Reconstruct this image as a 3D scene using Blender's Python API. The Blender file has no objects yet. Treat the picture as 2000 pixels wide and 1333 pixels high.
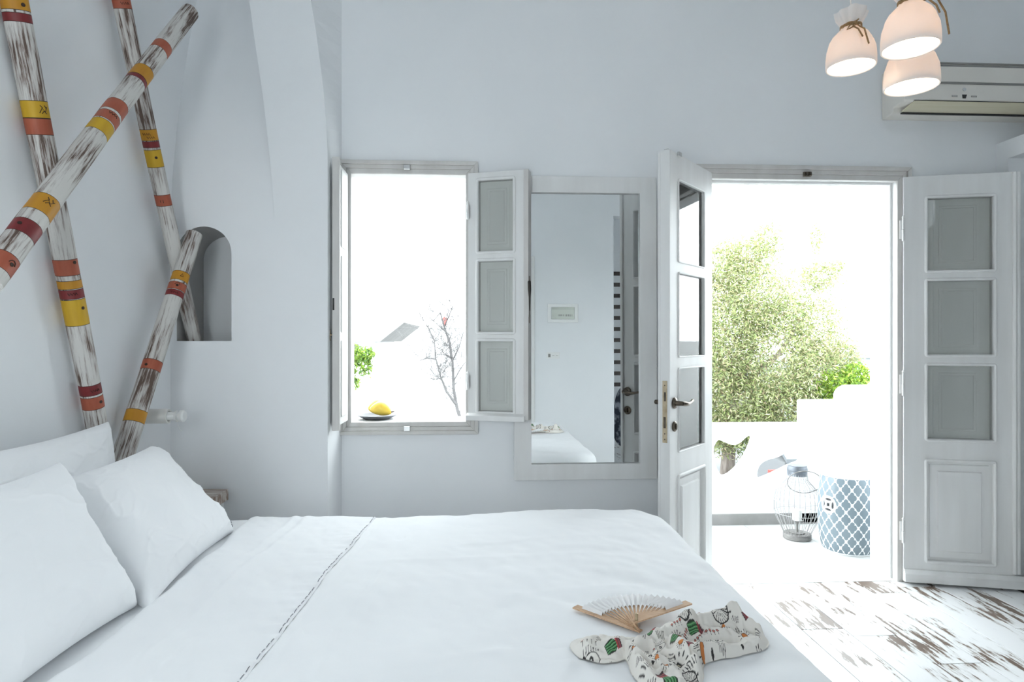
import bpy, bmesh, math, random
import numpy as np
from mathutils import Vector, Matrix, noise
from mathutils.geometry import tessellate_polygon
random.seed(7); rng = np.random.default_rng(7)
PI = math.pi
SC = bpy.context.scene
COL = SC.collection

# ------------------------------------------------------------------ camera, light, exposure
F = 1220.0; YAW = math.radians(3.05); EYE = 1.253; SY, CY = math.sin(YAW), math.cos(YAW)
cam_d = bpy.data.cameras.new('camera'); cam = bpy.data.objects.new('camera', cam_d); COL.objects.link(cam)
cam_d.sensor_width = 36; cam_d.lens = F / 2000 * 36; cam_d.clip_start = .05; cam_d.clip_end = 300
cam.location = (0, 0, EYE); cam.rotation_euler = (PI / 2, 0, -YAW)
SC.camera = cam

w = bpy.data.worlds.new('sky'); SC.world = w; w.use_nodes = True
bg = w.node_tree.nodes['Background']; bg.inputs[0].default_value = (.875, .955, .985, 1); bg.inputs[1].default_value = 3.6

def area_portal(name, loc, size, rot):
    l = bpy.data.lights.new(name, 'AREA'); l.shape = 'RECTANGLE'; l.size, l.size_y = size
    l.cycles.is_portal = True
    o = bpy.data.objects.new(name, l); o.location = loc; o.rotation_euler = rot; COL.objects.link(o)
area_portal('portal_door', (1.69, 3.40, 1.05), (1.05, 2.1), (-PI/2, 0, 0))
area_portal('portal_rear', (-.725, -.58, 1.08), (.43, 2.1), (PI/2, 0, 0))
area_portal('portal_window', (-.35, 3.40, 1.47), (.6, 1.25), (-PI/2, 0, 0))

SC.view_settings.view_transform = 'Standard'; SC.view_settings.look = 'None'
SC.view_settings.gamma = 1; SC.view_settings.use_curve_mapping = False
SC.view_settings.exposure = 1.58
SC.cycles.use_denoising = True
SC.cycles.max_bounces = 14; SC.cycles.diffuse_bounces = 8; SC.cycles.transparent_max_bounces = 12
SC.cycles.caustics_reflective = False; SC.cycles.caustics_refractive = False
SC.cycles.sample_clamp_indirect = 8

# ------------------------------------------------------------------ measuring helpers (sight line meets a real plane)
def ray(u, v):
    dx = (u - 1000) / F; dz = (666.5 - v) / F
    return Vector((CY * dx + SY, -SY * dx + CY, dz))
def on_y(u, v, Y):
    r = ray(u, v); t = Y / r.y; return Vector((r.x * t, Y, EYE + r.z * t))
def on_x(u, v, X):
    r = ray(u, v); t = X / r.x; return Vector((X, r.y * t, EYE + r.z * t))
def on_z(u, v, Z):
    r = ray(u, v); t = (Z - EYE) / r.z; return Vector((r.x * t, r.y * t, Z))
def proj(p):
    x = CY * p[0] - SY * p[1]; d = SY * p[0] + CY * p[1]
    return 1000 + F * x / d, 666.5 - F * (p[2] - EYE) / d

# ------------------------------------------------------------------ materials
def principled(name, color, rough=.6, metal=0, **kw):
    m = bpy.data.materials.new(name); m.use_nodes = True
    b = m.node_tree.nodes['Principled BSDF']
    b.inputs['Base Color'].default_value = (*color, 1); b.inputs['Roughness'].default_value = rough
    b.inputs['Metallic'].default_value = metal
    for k, v in kw.items(): b.inputs[k].default_value = v
    return m
def nd(m, t, **kw):
    n = m.node_tree.nodes.new(t)
    for k, v in kw.items(): setattr(n, k, v)
    return n
def lk(m, a, b): m.node_tree.links.new(a, b)
def add_bump(m, scale, strength, dist=.002, stretch=(1, 1, 1), detail=4):
    tc = nd(m, 'ShaderNodeTexCoord'); mp = nd(m, 'ShaderNodeMapping'); mp.inputs['Scale'].default_value = stretch
    n = nd(m, 'ShaderNodeTexNoise'); n.inputs['Scale'].default_value = scale; n.inputs['Detail'].default_value = detail
    b = nd(m, 'ShaderNodeBump'); b.inputs['Strength'].default_value = strength; b.inputs['Distance'].default_value = dist
    lk(m, tc.outputs['Object'], mp.inputs[0]); lk(m, mp.outputs[0], n.inputs['Vector']); lk(m, n.outputs[0], b.inputs['Height'])
    lk(m, b.outputs[0], m.node_tree.nodes['Principled BSDF'].inputs['Normal'])
    return m
def mottled(name, c1, c2, rough, scale, stretch=(1, 1, 1), lo=.35, hi=.7, bump=.15, dist=.001, metal=0, **kw):
    m = principled(name, c1, rough, metal, **kw); p = m.node_tree.nodes['Principled BSDF']
    tc = nd(m, 'ShaderNodeTexCoord'); mp = nd(m, 'ShaderNodeMapping'); mp.inputs['Scale'].default_value = stretch
    n = nd(m, 'ShaderNodeTexNoise'); n.inputs['Scale'].default_value = scale; n.inputs['Detail'].default_value = 6
    r = nd(m, 'ShaderNodeValToRGB'); r.color_ramp.elements[0].position = lo; r.color_ramp.elements[1].position = hi
    r.color_ramp.elements[0].color = (*c1, 1); r.color_ramp.elements[1].color = (*c2, 1)
    b = nd(m, 'ShaderNodeBump'); b.inputs['Strength'].default_value = bump; b.inputs['Distance'].default_value = dist
    lk(m, tc.outputs['Object'], mp.inputs[0]); lk(m, mp.outputs[0], n.inputs['Vector'])
    lk(m, n.outputs[0], r.inputs[0]); lk(m, r.outputs[0], p.inputs['Base Color'])
    lk(m, n.outputs[0], b.inputs['Height']); lk(m, b.outputs[0], p.inputs['Normal'])
    return m
def vcol(name, rough=.8, translucent=0):
    m = principled(name, (1, 1, 1), rough)
    a = nd(m, 'ShaderNodeVertexColor', layer_name='col'); lk(m, a.outputs[0], m.node_tree.nodes['Principled BSDF'].inputs['Base Color'])
    return m

M = {}
M['plaster'] = mottled('plaster', (.83, .845, .86), (.86, .87, .885), .9, 2.2, bump=.25, dist=.012)
M['plaster_out'] = add_bump(principled('plaster_outdoor', (.86, .86, .85), .9), 9, .3, .004)
M['wood_white'] = mottled('white_painted_wood', (.74, .735, .725), (.80, .80, .795), .42, 14, (1, 1, .12), bump=.18, dist=.0015)
M['wood_grey'] = mottled('grey_white_painted_frame', (.58, .56, .54), (.65, .635, .615), .5, 14, (1, 1, .3), bump=.2, dist=.0015)
M['shutter'] = mottled('grey_green_shutter_paint', (.84, .845, .81), (.88, .885, .85), .5, 12, (1, 1, .15), bump=.15, dist=.001)
M['linen'] = add_bump(principled('white_bed_linen', (.86, .87, .885), .85, **{'Sheen Weight': .25}), 420, .08, .0004)
M['brown_stitch'] = principled('grey_stitching', (.22, .22, .25), .9)
M['brass'] = mottled('aged_brass', (.42, .33, .22), (.6, .5, .36), .4, 30, metal=.8, bump=.1)
M['bronze'] = mottled('dark_bronze', (.09, .075, .06), (.16, .13, .1), .35, 40, metal=.85, bump=.1)
M['steel'] = principled('dull_steel', (.6, .6, .6), .35, .9)
M['iron_dark'] = principled('dark_metal', (.05, .045, .04), .5, .6)
M['mirror'] = principled('mirror_glass', (.93, .95, .95), .0, 1)
M['porcelain'] = principled('matt_porcelain', (.88, .85, .83), .45)
_m = M['porcelain']; _t = nd(_m, 'ShaderNodeBsdfTranslucent'); _t.inputs[0].default_value = (.95, .86, .79, 1); _x = nd(_m, 'ShaderNodeMixShader'); _x.inputs[0].default_value = .13
lk(_m, _m.node_tree.nodes['Principled BSDF'].outputs[0], _x.inputs[1]); lk(_m, _t.outputs[0], _x.inputs[2]); lk(_m, _x.outputs[0], _m.node_tree.nodes['Material Output'].inputs[0])
M['twine'] = mottled('jute_twine', (.27, .16, .075), (.42, .27, .13), .9, 160, (1, 1, 1), bump=.6, dist=.002)
M['plastic'] = principled('cream_plastic', (.72, .71, .68), .35)
M['plastic_w'] = principled('white_plastic', (.82, .82, .81), .35)
M['ac_body'] = principled('conditioner_plastic', (.76, .73, .68), .38)
M['ac_louver'] = mottled('yellowed_louver', (.60, .55, .40), (.66, .62, .50), .4, 6, (.3, 30, 1), bump=.05)
M['black'] = principled('black_plastic', (.015, .015, .015), .5)
M['greyband'] = principled('grey_groove', (.25, .245, .235), .6)
M['yellow'] = mottled('yellow_paint', (.50, .29, .012), (.62, .38, .015), .55, 30, (1, 1, .2), bump=.2)
M['amber'] = mottled('amber_paint', (.46, .20, .01), (.56, .27, .015), .55, 30, (1, 1, .2), bump=.2)
M['orange'] = mottled('terracotta_paint', (.33, .07, .035), (.43, .115, .06), .55, 30, (1, 1, .2), bump=.2)
M['crimson'] = mottled('crimson_paint', (.15, .01, .012), (.22, .02, .022), .5, 30, (1, 1, .2), bump=.2)
M['ink'] = principled('dark_brown_ink', (.035, .018, .012), .8)
M['tan_wood'] = mottled('beech_wood', (.50, .31, .19), (.66, .45, .29), .5, 40, (1, 12, 1), bump=.1)
M['fanleaf'] = principled('sheer_white_silk', (.85, .84, .84), .7)
M['tile'] = mottled('pale_stone_tile', (.60, .60, .59), (.66, .66, .65), .45, 5, bump=.1)
M['tile_grey'] = mottled('grey_stone_skirting', (.22, .215, .21), (.28, .27, .265), .6, 9, bump=.1)
M['glaze'] = vcol('glazed_ceramic', .25)
M['print'] = vcol('printed_cotton', .85)
M['wire_white'] = principled('white_coated_wire', (.40, .39, .39), .4)
M['zinc'] = mottled('weathered_grey_wood', (.16, .15, .145), (.26, .25, .24), .6, 20, (1, 1, 4), bump=.2)
M['zinc_lid'] = mottled('zinc_sheet', (.14, .155, .18), (.22, .235, .26), .4, 20, metal=.5, bump=.1)
M['candle'] = principled('white_wax', (.85, .84, .8), .5)
M['slate'] = principled('dark_slate', (.10, .105, .12), .5)
M['fruit'] = mottled('yellow_fruit_skin', (.75, .47, .04), (.82, .62, .10), .45, 6, bump=.1)
M['bark'] = mottled('grey_bark', (.16, .13, .11), (.30, .26, .23), .9, 25, (1, 1, .2), bump=.6, dist=.01)
M['bark_pale'] = principled('pale_bark', (.125, .12, .12), .9)
M['concrete'] = mottled('pale_concrete', (.165, .16, .155), (.2, .195, .19), .9, 2, bump=.2)
M['pavement'] = mottled('grey_pavement', (.07, .075, .08), (.095, .10, .105), .9, 2, bump=.2)
M['slate_roof'] = principled('grey_slate_roof', (.10, .11, .12), .7)
M['lime_grey'] = principled('weathered_limewash', (.13, .135, .14), .9)
M['lime'] = principled('limewash', (.80, .80, .79), .9)
M['terracotta'] = principled('brick_red', (.32, .05, .04), .8)
M['window_dark'] = principled('dark_window_glass', (.06, .05, .05), .2)
M['stone_blue'] = principled('pale_blue_render', (.40, .46, .47), .9)
M['fabric_dark'] = mottled('dark_patterned_cloth', (.015, .02, .035), (.22, .24, .28), .85, 14, lo=.45, hi=.6, bump=.4, dist=.01)
M['wood_dark'] = mottled('dark_stained_slat', (.02, .014, .012), (.05, .032, .026), .5, 20, (1, .2, 1), bump=.2)

def leafmat(name, a, b):
    m = principled(name, a, .6)
    oi = nd(m, 'ShaderNodeVertexColor', layer_name='col'); p = m.node_tree.nodes['Principled BSDF']
    lk(m, oi.outputs[0], p.inputs['Base Color'])
    tr = nd(m, 'ShaderNodeBsdfTranslucent'); lk(m, oi.outputs[0], tr.inputs[0])
    mx = nd(m, 'ShaderNodeMixShader'); mx.inputs[0].default_value = .4
    lk(m, p.outputs[0], mx.inputs[1]); lk(m, tr.outputs[0], mx.inputs[2])
    lk(m, mx.outputs[0], m.node_tree.nodes['Material Output'].inputs[0]); return m
M['leaf'] = leafmat('leaf', (.1, .14, .05), None)

def glass():
    m = bpy.data.materials.new('window_glass'); m.use_nodes = True; nt = m.node_tree; nt.nodes.clear()
    o = nt.nodes.new('ShaderNodeOutputMaterial'); t = nt.nodes.new('ShaderNodeBsdfTransparent'); t.inputs[0].default_value = (.985, .99, .985, 1)
    g = nt.nodes.new('ShaderNodeBsdfGlossy'); g.inputs['Roughness'].default_value = .01; g.inputs[0].default_value = (1, 1, 1, 1)
    f = nt.nodes.new('ShaderNodeFresnel'); f.inputs[0].default_value = 1.5
    x = nt.nodes.new('ShaderNodeMixShader')
    for a, b in ((f.outputs[0], x.inputs[0]), (t.outputs[0], x.inputs[1]), (g.outputs[0], x.inputs[2]), (x.outputs[0], o.inputs[0])): nt.links.new(a, b)
    return m
M['glass'] = glass()
M['bulb'] = bpy.data.materials.new('glowing_bulb'); M['bulb'].use_nodes = True
_p = M['bulb'].node_tree.nodes['Principled BSDF']; _p.inputs['Emission Color'].default_value = (1, .80, .58, 1); _p.inputs['Emission Strength'].default_value = 1.6

def worn_wood():
    """white paint rubbed through to brown wood along the grain of the pole (its local z)"""
    m = principled('white_rubbed_driftwood', (.7, .7, .7), .65); p = m.node_tree.nodes['Principled BSDF']
    tc = nd(m, 'ShaderNodeTexCoord'); oi = nd(m, 'ShaderNodeObjectInfo'); ad = nd(m, 'ShaderNodeVectorMath', operation='ADD')
    lk(m, tc.outputs['Object'], ad.inputs[0]); lk(m, oi.outputs['Random'], ad.inputs[1])
    def nz(scale, st, det=6, rough=.65):
        mp = nd(m, 'ShaderNodeMapping'); mp.inputs['Scale'].default_value = st; lk(m, ad.outputs[0], mp.inputs[0])
        n = nd(m, 'ShaderNodeTexNoise'); n.inputs['Scale'].default_value = scale; n.inputs['Detail'].default_value = det; n.inputs['Roughness'].default_value = rough
        lk(m, mp.outputs[0], n.inputs['Vector']); return n
    a = nz(95, (1, 1, .06), 8, .7); b = nz(7, (1, 1, .5), 3)
    mm = nd(m, 'ShaderNodeMath', operation='MULTIPLY_ADD'); lk(m, b.outputs[0], mm.inputs[0]); mm.inputs[1].default_value = .75
    lk(m, a.outputs[0], mm.inputs[2])
    r = nd(m, 'ShaderNodeValToRGB'); e = r.color_ramp.elements
    e[0].position = .85; e[0].color = (.61, .59, .56, 1); e[1].position = 1.06; e[1].color = (.10, .065, .05, 1)
    k = r.color_ramp.elements.new(.92); k.color = (.46, .43, .41, 1); k = r.color_ramp.elements.new(.99); k.color = (.23, .17, .145, 1)
    lk(m, mm.outputs[0], r.inputs[0]); lk(m, r.outputs[0], p.inputs['Base Color'])
    bp = nd(m, 'ShaderNodeBump'); bp.inputs['Strength'].default_value = .5; bp.inputs['Distance'].default_value = .002; bp.invert = True
    lk(m, mm.outputs[0], bp.inputs['Height']); lk(m, bp.outputs[0], p.inputs['Normal'])
    return m
M['driftwood'] = worn_wood()

def plank_mat():
    m = principled('whitewashed_plank', (.7, .7, .7), .33); p = m.node_tree.nodes['Principled BSDF']
    tc = nd(m, 'ShaderNodeTexCoord'); oi = nd(m, 'ShaderNodeObjectInfo')
    ml = nd(m, 'ShaderNodeVectorMath', operation='SCALE'); cb = nd(m, 'ShaderNodeCombineXYZ')
    lk(m, oi.outputs['Random'], cb.inputs[0]); lk(m, oi.outputs['Random'], cb.inputs[1]); lk(m, cb.outputs[0], ml.inputs[0]); ml.inputs['Scale'].default_value = 37
    ad = nd(m, 'ShaderNodeVectorMath', operation='ADD'); lk(m, tc.outputs['Object'], ad.inputs[0]); lk(m, ml.outputs[0], ad.inputs[1])
    def nz(scale, st, det=5, rough=.6):
        mp = nd(m, 'ShaderNodeMapping'); mp.inputs['Scale'].default_value = st; lk(m, ad.outputs[0], mp.inputs[0])
        n = nd(m, 'ShaderNodeTexNoise'); n.inputs['Scale'].default_value = scale; n.inputs['Detail'].default_value = det; n.inputs['Roughness'].default_value = rough
        lk(m, mp.outputs[0], n.inputs['Vector']); return n
    a = nz(34, (1, .15, 1), 8, .66); b = nz(3.5, (1, .45, 1), 2)
    mm = nd(m, 'ShaderNodeMath', operation='MULTIPLY_ADD'); lk(m, b.outputs[0], mm.inputs[0]); mm.inputs[1].default_value = .8; lk(m, a.outputs[0], mm.inputs[2])
    r = nd(m, 'ShaderNodeValToRGB'); e = r.color_ramp.elements
    e[0].position = .90; e[0].color = (.78, .785, .79, 1); e[1].position = 1.04; e[1].color = (.15, .105, .08, 1)
    k = e.new(.965); k.color = (.62, .62, .61, 1); k = e.new(.985); k.color = (.27, .21, .17, 1)
    lk(m, mm.outputs[0], r.inputs[0]); lk(m, r.outputs[0], p.inputs['Base Color'])
    bp = nd(m, 'ShaderNodeBump'); bp.inputs['Strength'].default_value = .25; bp.inputs['Distance'].default_value = .001; bp.invert = True
    lk(m, mm.outputs[0], bp.inputs['Height']); lk(m, bp.outputs[0], p.inputs['Normal'])
    return m
M['plank'] = plank_mat()

# ------------------------------------------------------------------ mesh helpers
def link(name, me, mat, parent=None, smooth=False, label=None, **pr):
    if mat is not None:
        for mm in (mat if isinstance(mat, (list, tuple)) else [mat]): me.materials.append(mm)
    if smooth: me.polygons.foreach_set('use_smooth', [True] * len(me.polygons))
    o = bpy.data.objects.new(name, me); COL.objects.link(o)
    if parent is not None: o.parent = parent
    if label: o['label'] = label
    for k, v in pr.items(): o[k] = v
    return o
def empty(name, loc=(0, 0, 0), rotz=0, parent=None):
    o = bpy.data.objects.new(name, None); o.empty_display_size = .05; o.location = loc; o.rotation_euler = (0, 0, rotz); COL.objects.link(o)
    if parent is not None: o.parent = parent
    return o
def tag(o, label, cat, group=None):
    o['label'] = label; o['category'] = cat
    if group: o['group'] = group
    return o
class MB:
    def __init__(s): s.v = []; s.f = []; s.mi = []
    def add(s, vs, fs, mi=0):
        n = len(s.v); s.v += [tuple(p) for p in vs]; s.f += [tuple(i + n for i in f) for f in fs]; s.mi += [mi] * len(fs); return s
    def box(s, x0, x1, y0, y1, z0, z1, mi=0):
        vs = [(x, y, z) for z in (z0, z1) for y in (y0, y1) for x in (x0, x1)]
        return s.add(vs, [(0, 2, 3, 1), (4, 5, 7, 6), (0, 1, 5, 4), (2, 6, 7, 3), (0, 4, 6, 2), (1, 3, 7, 5)], mi)
    def loft(s, rings, mi=0, caps=True, closed=False):
        n = len(rings[0]); m = len(rings); vs = [p for r in rings for p in r]; fs = []
        for i in range(m if closed else m - 1):
            a = i * n; b = ((i + 1) % m) * n
            for j in range(n): k = (j + 1) % n; fs.append((a + j, a + k, b + k, b + j))
        if caps and not closed: fs.append(tuple(range(n - 1, -1, -1))); fs.append(tuple((m - 1) * n + j for j in range(n)))
        return s.add(vs, fs, mi)
    def lathe(s, prof, n=24, c=(0, 0, 0), mi=0, caps=True, axis='z'):
        rings = []
        for r, z in prof:
            ring = []
            for j in range(n):
                a = 2 * PI * j / n; p = (r * math.cos(a), r * math.sin(a), z)
                if axis == 'x': p = (p[2], p[0], p[1])
                if axis == 'y': p = (p[1], p[2], p[0])
                ring.append((p[0] + c[0], p[1] + c[1], p[2] + c[2]))
            rings.append(ring)
        return s.loft(rings, mi, caps)
    def tube(s, pts, r, n=8, mi=0, closed=False):
        pts = [Vector(p) for p in pts]; m = len(pts); rings = []
        up = Vector((0, 0, 1)); prev = None
        for i, p in enumerate(pts):
            if closed: t = pts[(i + 1) % m] - pts[i - 1]
            else: t = pts[min(i + 1, m - 1)] - pts[max(i - 1, 0)]
            t.normalize()
            if prev is None:
                x = t.cross(up)
                if x.length < 1e-3: x = t.cross(Vector((1, 0, 0)))
                x.normalize()
            else:
                x = prev - t * prev.dot(t)
                if x.length < 1e-6: x = t.cross(up)
                x.normalize()
            prev = x; y = t.cross(x); rr = r[i] if isinstance(r, (list, tuple)) else r
            rings.append([tuple(p + rr * (math.cos(a) * x + math.sin(a) * y)) for a in (2 * PI * j / n for j in range(n))])
        return s.loft(rings, mi, True, closed)
    def plate(s, outer, holes, y0, y1, mi=0):
        """flat plate in the xz plane with holes, thick from y0 to y1"""
        loops = [outer] + list(holes)
        tris = tessellate_polygon([[Vector((x, z, 0)) for x, z in L] for L in loops])
        flat = [p for L in loops for p in L]; n = len(flat)
        vs = [(x, y0, z) for x, z in flat] + [(x, y1, z) for x, z in flat]
        fs = [t for t in tris] + [tuple(i + n for i in reversed(t)) for t in tris]; b = 0
        for L in loops:
            k = len(L)
            for j in range(k): a, c = b + j, b + (j + 1) % k; fs.append((a, c, c + n, a + n))
            b += k
        return s.add(vs, fs, mi)
    def build(s, name, mat, parent=None, smooth=False, label=None, bevel=0, matrix=None, fixn=False, autosmooth=None, **pr):
        me = bpy.data.meshes.new(name); me.from_pydata([tuple(v) for v in s.v], [], s.f)
        me.polygons.foreach_set('material_index', s.mi)
        bm = bmesh.new(); bm.from_mesh(me)
        bmesh.ops.recalc_face_normals(bm, faces=bm.faces)
        if matrix is not None: bm.transform(matrix)
        bm.to_mesh(me); bm.free(); me.update()
        o = link(name, me, mat, parent, smooth, label, **pr)
        if autosmooth: me.set_sharp_from_angle(angle=math.radians(autosmooth))
        if bevel:
            md = o.modifiers.new('bevel', 'BEVEL'); md.width = bevel; md.segments = 2; md.limit_method = 'ANGLE'; md.angle_limit = .7
        return o
def box(name, x0, x1, y0, y1, z0, z1, mat, parent=None, bevel=0, **pr):
    return MB().box(x0, x1, y0, y1, z0, z1).build(name, mat, parent, bevel=bevel, **pr)
def grid_mesh(P, closed_u=False):
    """P: (n, m, 3) numpy array of points"""
    n, m = P.shape[:2]; idx = np.arange(n * m).reshape(n, m)
    if closed_u: idx = np.vstack([idx, idx[:1]])
    a = idx[:-1, :-1].ravel(); b = idx[1:, :-1].ravel(); c = idx[1:, 1:].ravel(); d = idx[:-1, 1:].ravel()
    me = bpy.data.meshes.new('grid'); me.from_pydata(P.reshape(-1, 3).tolist(), [], np.stack([a, b, c, d], 1).tolist()); me.update(); return me
def set_col(me, cols):
    at = me.color_attributes.new('col', 'FLOAT_COLOR', 'POINT')
    c4 = np.ones((len(me.vertices), 4), np.float32); c4[:, :3] = cols; at.data.foreach_set('color', c4.ravel())
def fbm(x, y, z=0.0, o=3):
    return noise.fractal(Vector((x, y, z)), .6, 2.1, o)

# ------------------------------------------------------------------ the room shell
W = 3.15; TH = .22; XL = -1.379; XR = 2.723; YR = -.42; HC = 3.35; DN = 2.877; XP = -.685
DX0, DX1, DZ1 = 1.172, 2.175, 2.087          # clear door opening
WX0, WX1, WZ0, WZ1 = -.643, -.055, .845, 2.085
ST = dict(kind='structure')
mb = MB().plate([(XL - .2, -.3), (DX0 - .03, -.3), (DX0 - .03, DZ1 + .03), (DX1 + .03, DZ1 + .03), (DX1 + .03, -.3), (XR + .5, -.3), (XR + .5, HC), (XL - .2, HC)],
                [[(WX0 - .02, WZ0 - .02), (WX1 + .02, WZ0 - .02), (WX1 + .02, WZ1 + .02), (WX0 - .02, WZ1 + .02)]], W, W + TH)
mb.build('wall_back', M['plaster'], **ST)
box('wall_left', XL - .2, XL, -1.6, W, -.3, HC, M['plaster'], **ST)
# right wall with the doorway next to the open leaf
mb = MB()
mb.box(XR, XR + .3, YR - 1.2, 2.10, -.3, 2.29); mb.box(XR, XR + .3, 3.075, W, -.3, 2.29); mb.box(XR, XR + .3, 2.10, 3.075, 2.195, 2.29); mb.box(XR + .3, XR + .45, YR - 1.2, W, 2.0, HC)
mb.build('wall_right', M['plaster'], **ST)
mb = MB().box(XR + .3, XR + 1.4, 1.9, 2.0, 0, 2.5).box(XR + .3, XR + 1.4, 3.08, 3.14, 0, 2.5).box(XR + 1.3, XR + 1.4, 1.9, 3.14, 0, 2.5).box(XR + .3, XR + 1.4, 1.9, 3.14, 2.3, 2.4)
mb.build('wall_side_room', M['plaster'], **ST)
# rear wall with the doorway the room is seen from, and the hall opening at its right end
RX0, RX1, RZ = -.95, .50, 2.15
mb = MB()
mb.box(XL - .2, RX0, YR - .15, YR, -.3, HC); mb.box(RX1, 1.46, YR - .15, YR, -.3, HC); mb.box(RX0, RX1, YR - .15, YR, RZ, HC); mb.box(1.46, XR + .5, YR - .15, YR, 2.68, HC)
mb.build('wall_rear', M['plaster'], **ST)
MB().box(-.50, RX1, YR - .10, YR - .05, 0, RZ).build('rear_light_blocker', M['wood_white'], **ST)  # unseen panel added to narrow the rear opening and limit its fill daylight
mb = MB().box(1.31, 1.46, YR - 1.3, YR - .15, -.3, HC).box(1.31, XR + .5, YR - 1.4, YR - 1.3, -.3, HC)
mb.build('wall_hall', M['plaster'], **ST)
mb = MB().box(RX1 - .02, RX1 + .10, YR, YR + .02, 0, RZ + .08).box(RX0 - .1, RX0 + .02, YR, YR + .02, 0, RZ + .08).box(RX0 + .02, RX1 - .02, YR, YR + .02, RZ - .02, RZ + .08)
mb.build('trim_1', M['wood_white'], bevel=.004, **ST)
mb = MB().box(XL - .2, XR + 1.4, YR - 1.4, W + TH, HC, HC + .1)
mb.build('ceiling', M['plaster'], **ST)

# alcove wall and pier with the springing arch rib
zt = [HC, 2.95, 2.62, 2.30, 2.03, 1.72]
def curve_x(px, pv):
    pts = [on_y(u, v, DN) for u, v in zip(px, pv)]
    return [p.x for p in pts], [p.z for p in pts]
lx, lz = curve_x([487, 496, 506, 515, 523, 530, 535, 537], [0, 70, 135, 200, 270, 340, 410, 470])
rx, rz = curve_x([607, 617, 625, 632, 637, 640, 641], [0, 60, 120, 180, 240, 300, 360])
zspring = lz[-1]; ZR = 1.80; lx = [lx[0] - .13] + lx; lz = [HC] + lz; rx = [rx[0] - .12] + rx; rz = [HC] + rz; rx[-1] = XP
from bisect import bisect
def interp(z, zs, xs):
    zz = zs[::-1]; xx = xs[::-1]
    return float(np.interp(z, zz, xx))
# niche outline (round-headed)
NX0, NX1, NZ0, NZS = -1.352, -1.112, 1.253, 1.648; ncx = (NX0 + NX1) / 2; nr = (NX1 - NX0) / 2
niche = [(NX0, NZ0), (NX1, NZ0)] + [(ncx + nr * math.cos(a), NZS + nr * math.sin(a)) for a in np.linspace(0, PI, 25)]
outer = [(XL, -.1), (XP, -.1)] + [(interp(z, rz, rx) if z > 1.6 else XP, z) for z in np.linspace(1.6, HC, 30)] + [(interp(z, lz, lx), z) for z in np.linspace(HC, ZR, 30)] + [(XL, ZR)]
tris = tessellate_polygon([[Vector((x, z, 0)) for x, z in outer], [Vector((x, z, 0)) for x, z in niche]])
mb = MB(); flat = outer + niche
mb.add([(x, DN, z) for x, z in flat], tris)
# recess left of the rib leans back as it rises
zs = np.linspace(ZR, HC, 24); rec = lambda z: .42 * ((z - ZR) / (HC - ZR)) ** 1.5
vs = []; fs = []
for i, z in enumerate(zs):
    xl = interp(z, lz, lx); vs += [(XL, DN + rec(z), z), (xl, DN + rec(z), z), (xl, DN, z)]
    if i: a = 3 * i; fs += [(a - 3, a - 2, a + 1, a), (a - 2, a - 1, a + 2, a + 1)]
mb.add(vs, fs)
# side of the pier and rib, meeting the window wall
vs = []; fs = []
for i, z in enumerate(np.linspace(-.1, HC, 50)):
    x = interp(z, rz, rx) if z > rz[-1] else XP; vs += [(x, DN, z), (XP + .003, W, z)]
    if i: a = 2 * i; fs += [(a - 2, a - 1, a + 1, a)]
mb.add(vs, fs)
mb.build('wall_alcove', M['plaster'], smooth=False, **ST)
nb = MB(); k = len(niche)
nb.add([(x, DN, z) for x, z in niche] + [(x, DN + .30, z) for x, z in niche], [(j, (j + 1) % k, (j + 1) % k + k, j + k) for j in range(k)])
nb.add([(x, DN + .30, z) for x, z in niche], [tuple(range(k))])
M['plaster_niche'] = mottled('darker_niche_plaster', (.44, .435, .43), (.50, .495, .485), .9, 2.2, bump=.25, dist=.012)  # niche interior coloured darker and greyer than the wall plaster
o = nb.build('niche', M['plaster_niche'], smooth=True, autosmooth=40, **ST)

# floor planks
fl = box('floor', XL - .2, XR + 1.4, YR - 1.4, W + TH + .002, -.12, -.014, principled('dark_joint', (.06, .05, .045), .9), **ST)
PWD = .1865; x0 = 1.40 - 15 * PWD
plank_meshes = {}
def plank_mesh(L):
    L = round(L, 2)
    if L not in plank_meshes:
        me = bpy.data.meshes.new('plank'); bm = bmesh.new(); bmesh.ops.create_cube(bm, size=1)
        bm.transform(Matrix.Translation((0, 0, -.007)) @ Matrix.Diagonal((PWD - .003, L - .0035, .014, 1)))
        bmesh.ops.bevel(bm, geom=[e for e in bm.edges if abs(e.verts[0].co.z) < 1e-4 and abs(e.verts[1].co.z) < 1e-4], offset=.0006, segments=1, affect='EDGES')
        bm.to_mesh(me); bm.free(); me.materials.append(M['plank']); plank_meshes[L] = me
    return plank_meshes[L]
joint = {15: 2.64, 16: 1.35, 17: 2.33, 18: 3.00, 19: 1.85, 20: 2.6, 14: 1.9}
i = 0
while x0 + i * PWD < XR - .02:
    xa = x0 + i * PWD
    if xa + PWD > XL + .001:
        j = joint.get(i, random.uniform(1.2, 2.9)); ys = [j]
        while ys[0] > YR - 1.3: ys.insert(0, ys[0] - 1.22)
        ys[0] = YR - 1.3
        while ys[-1] < W - .01: ys.append(min(ys[-1] + 1.22, W))
        for a, b in zip(ys, ys[1:]):
            if b - a < .02: continue
            o = bpy.data.objects.new('plank', plank_mesh(b - a)); COL.objects.link(o); o.parent = fl
            o.location = (xa + PWD / 2, (a + b) / 2, 0)
    i += 1
box('trim_2', DX0 - .03, DX1 + .03, W, W + TH + .03, -.03, .002, M['lime'], **ST)

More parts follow.
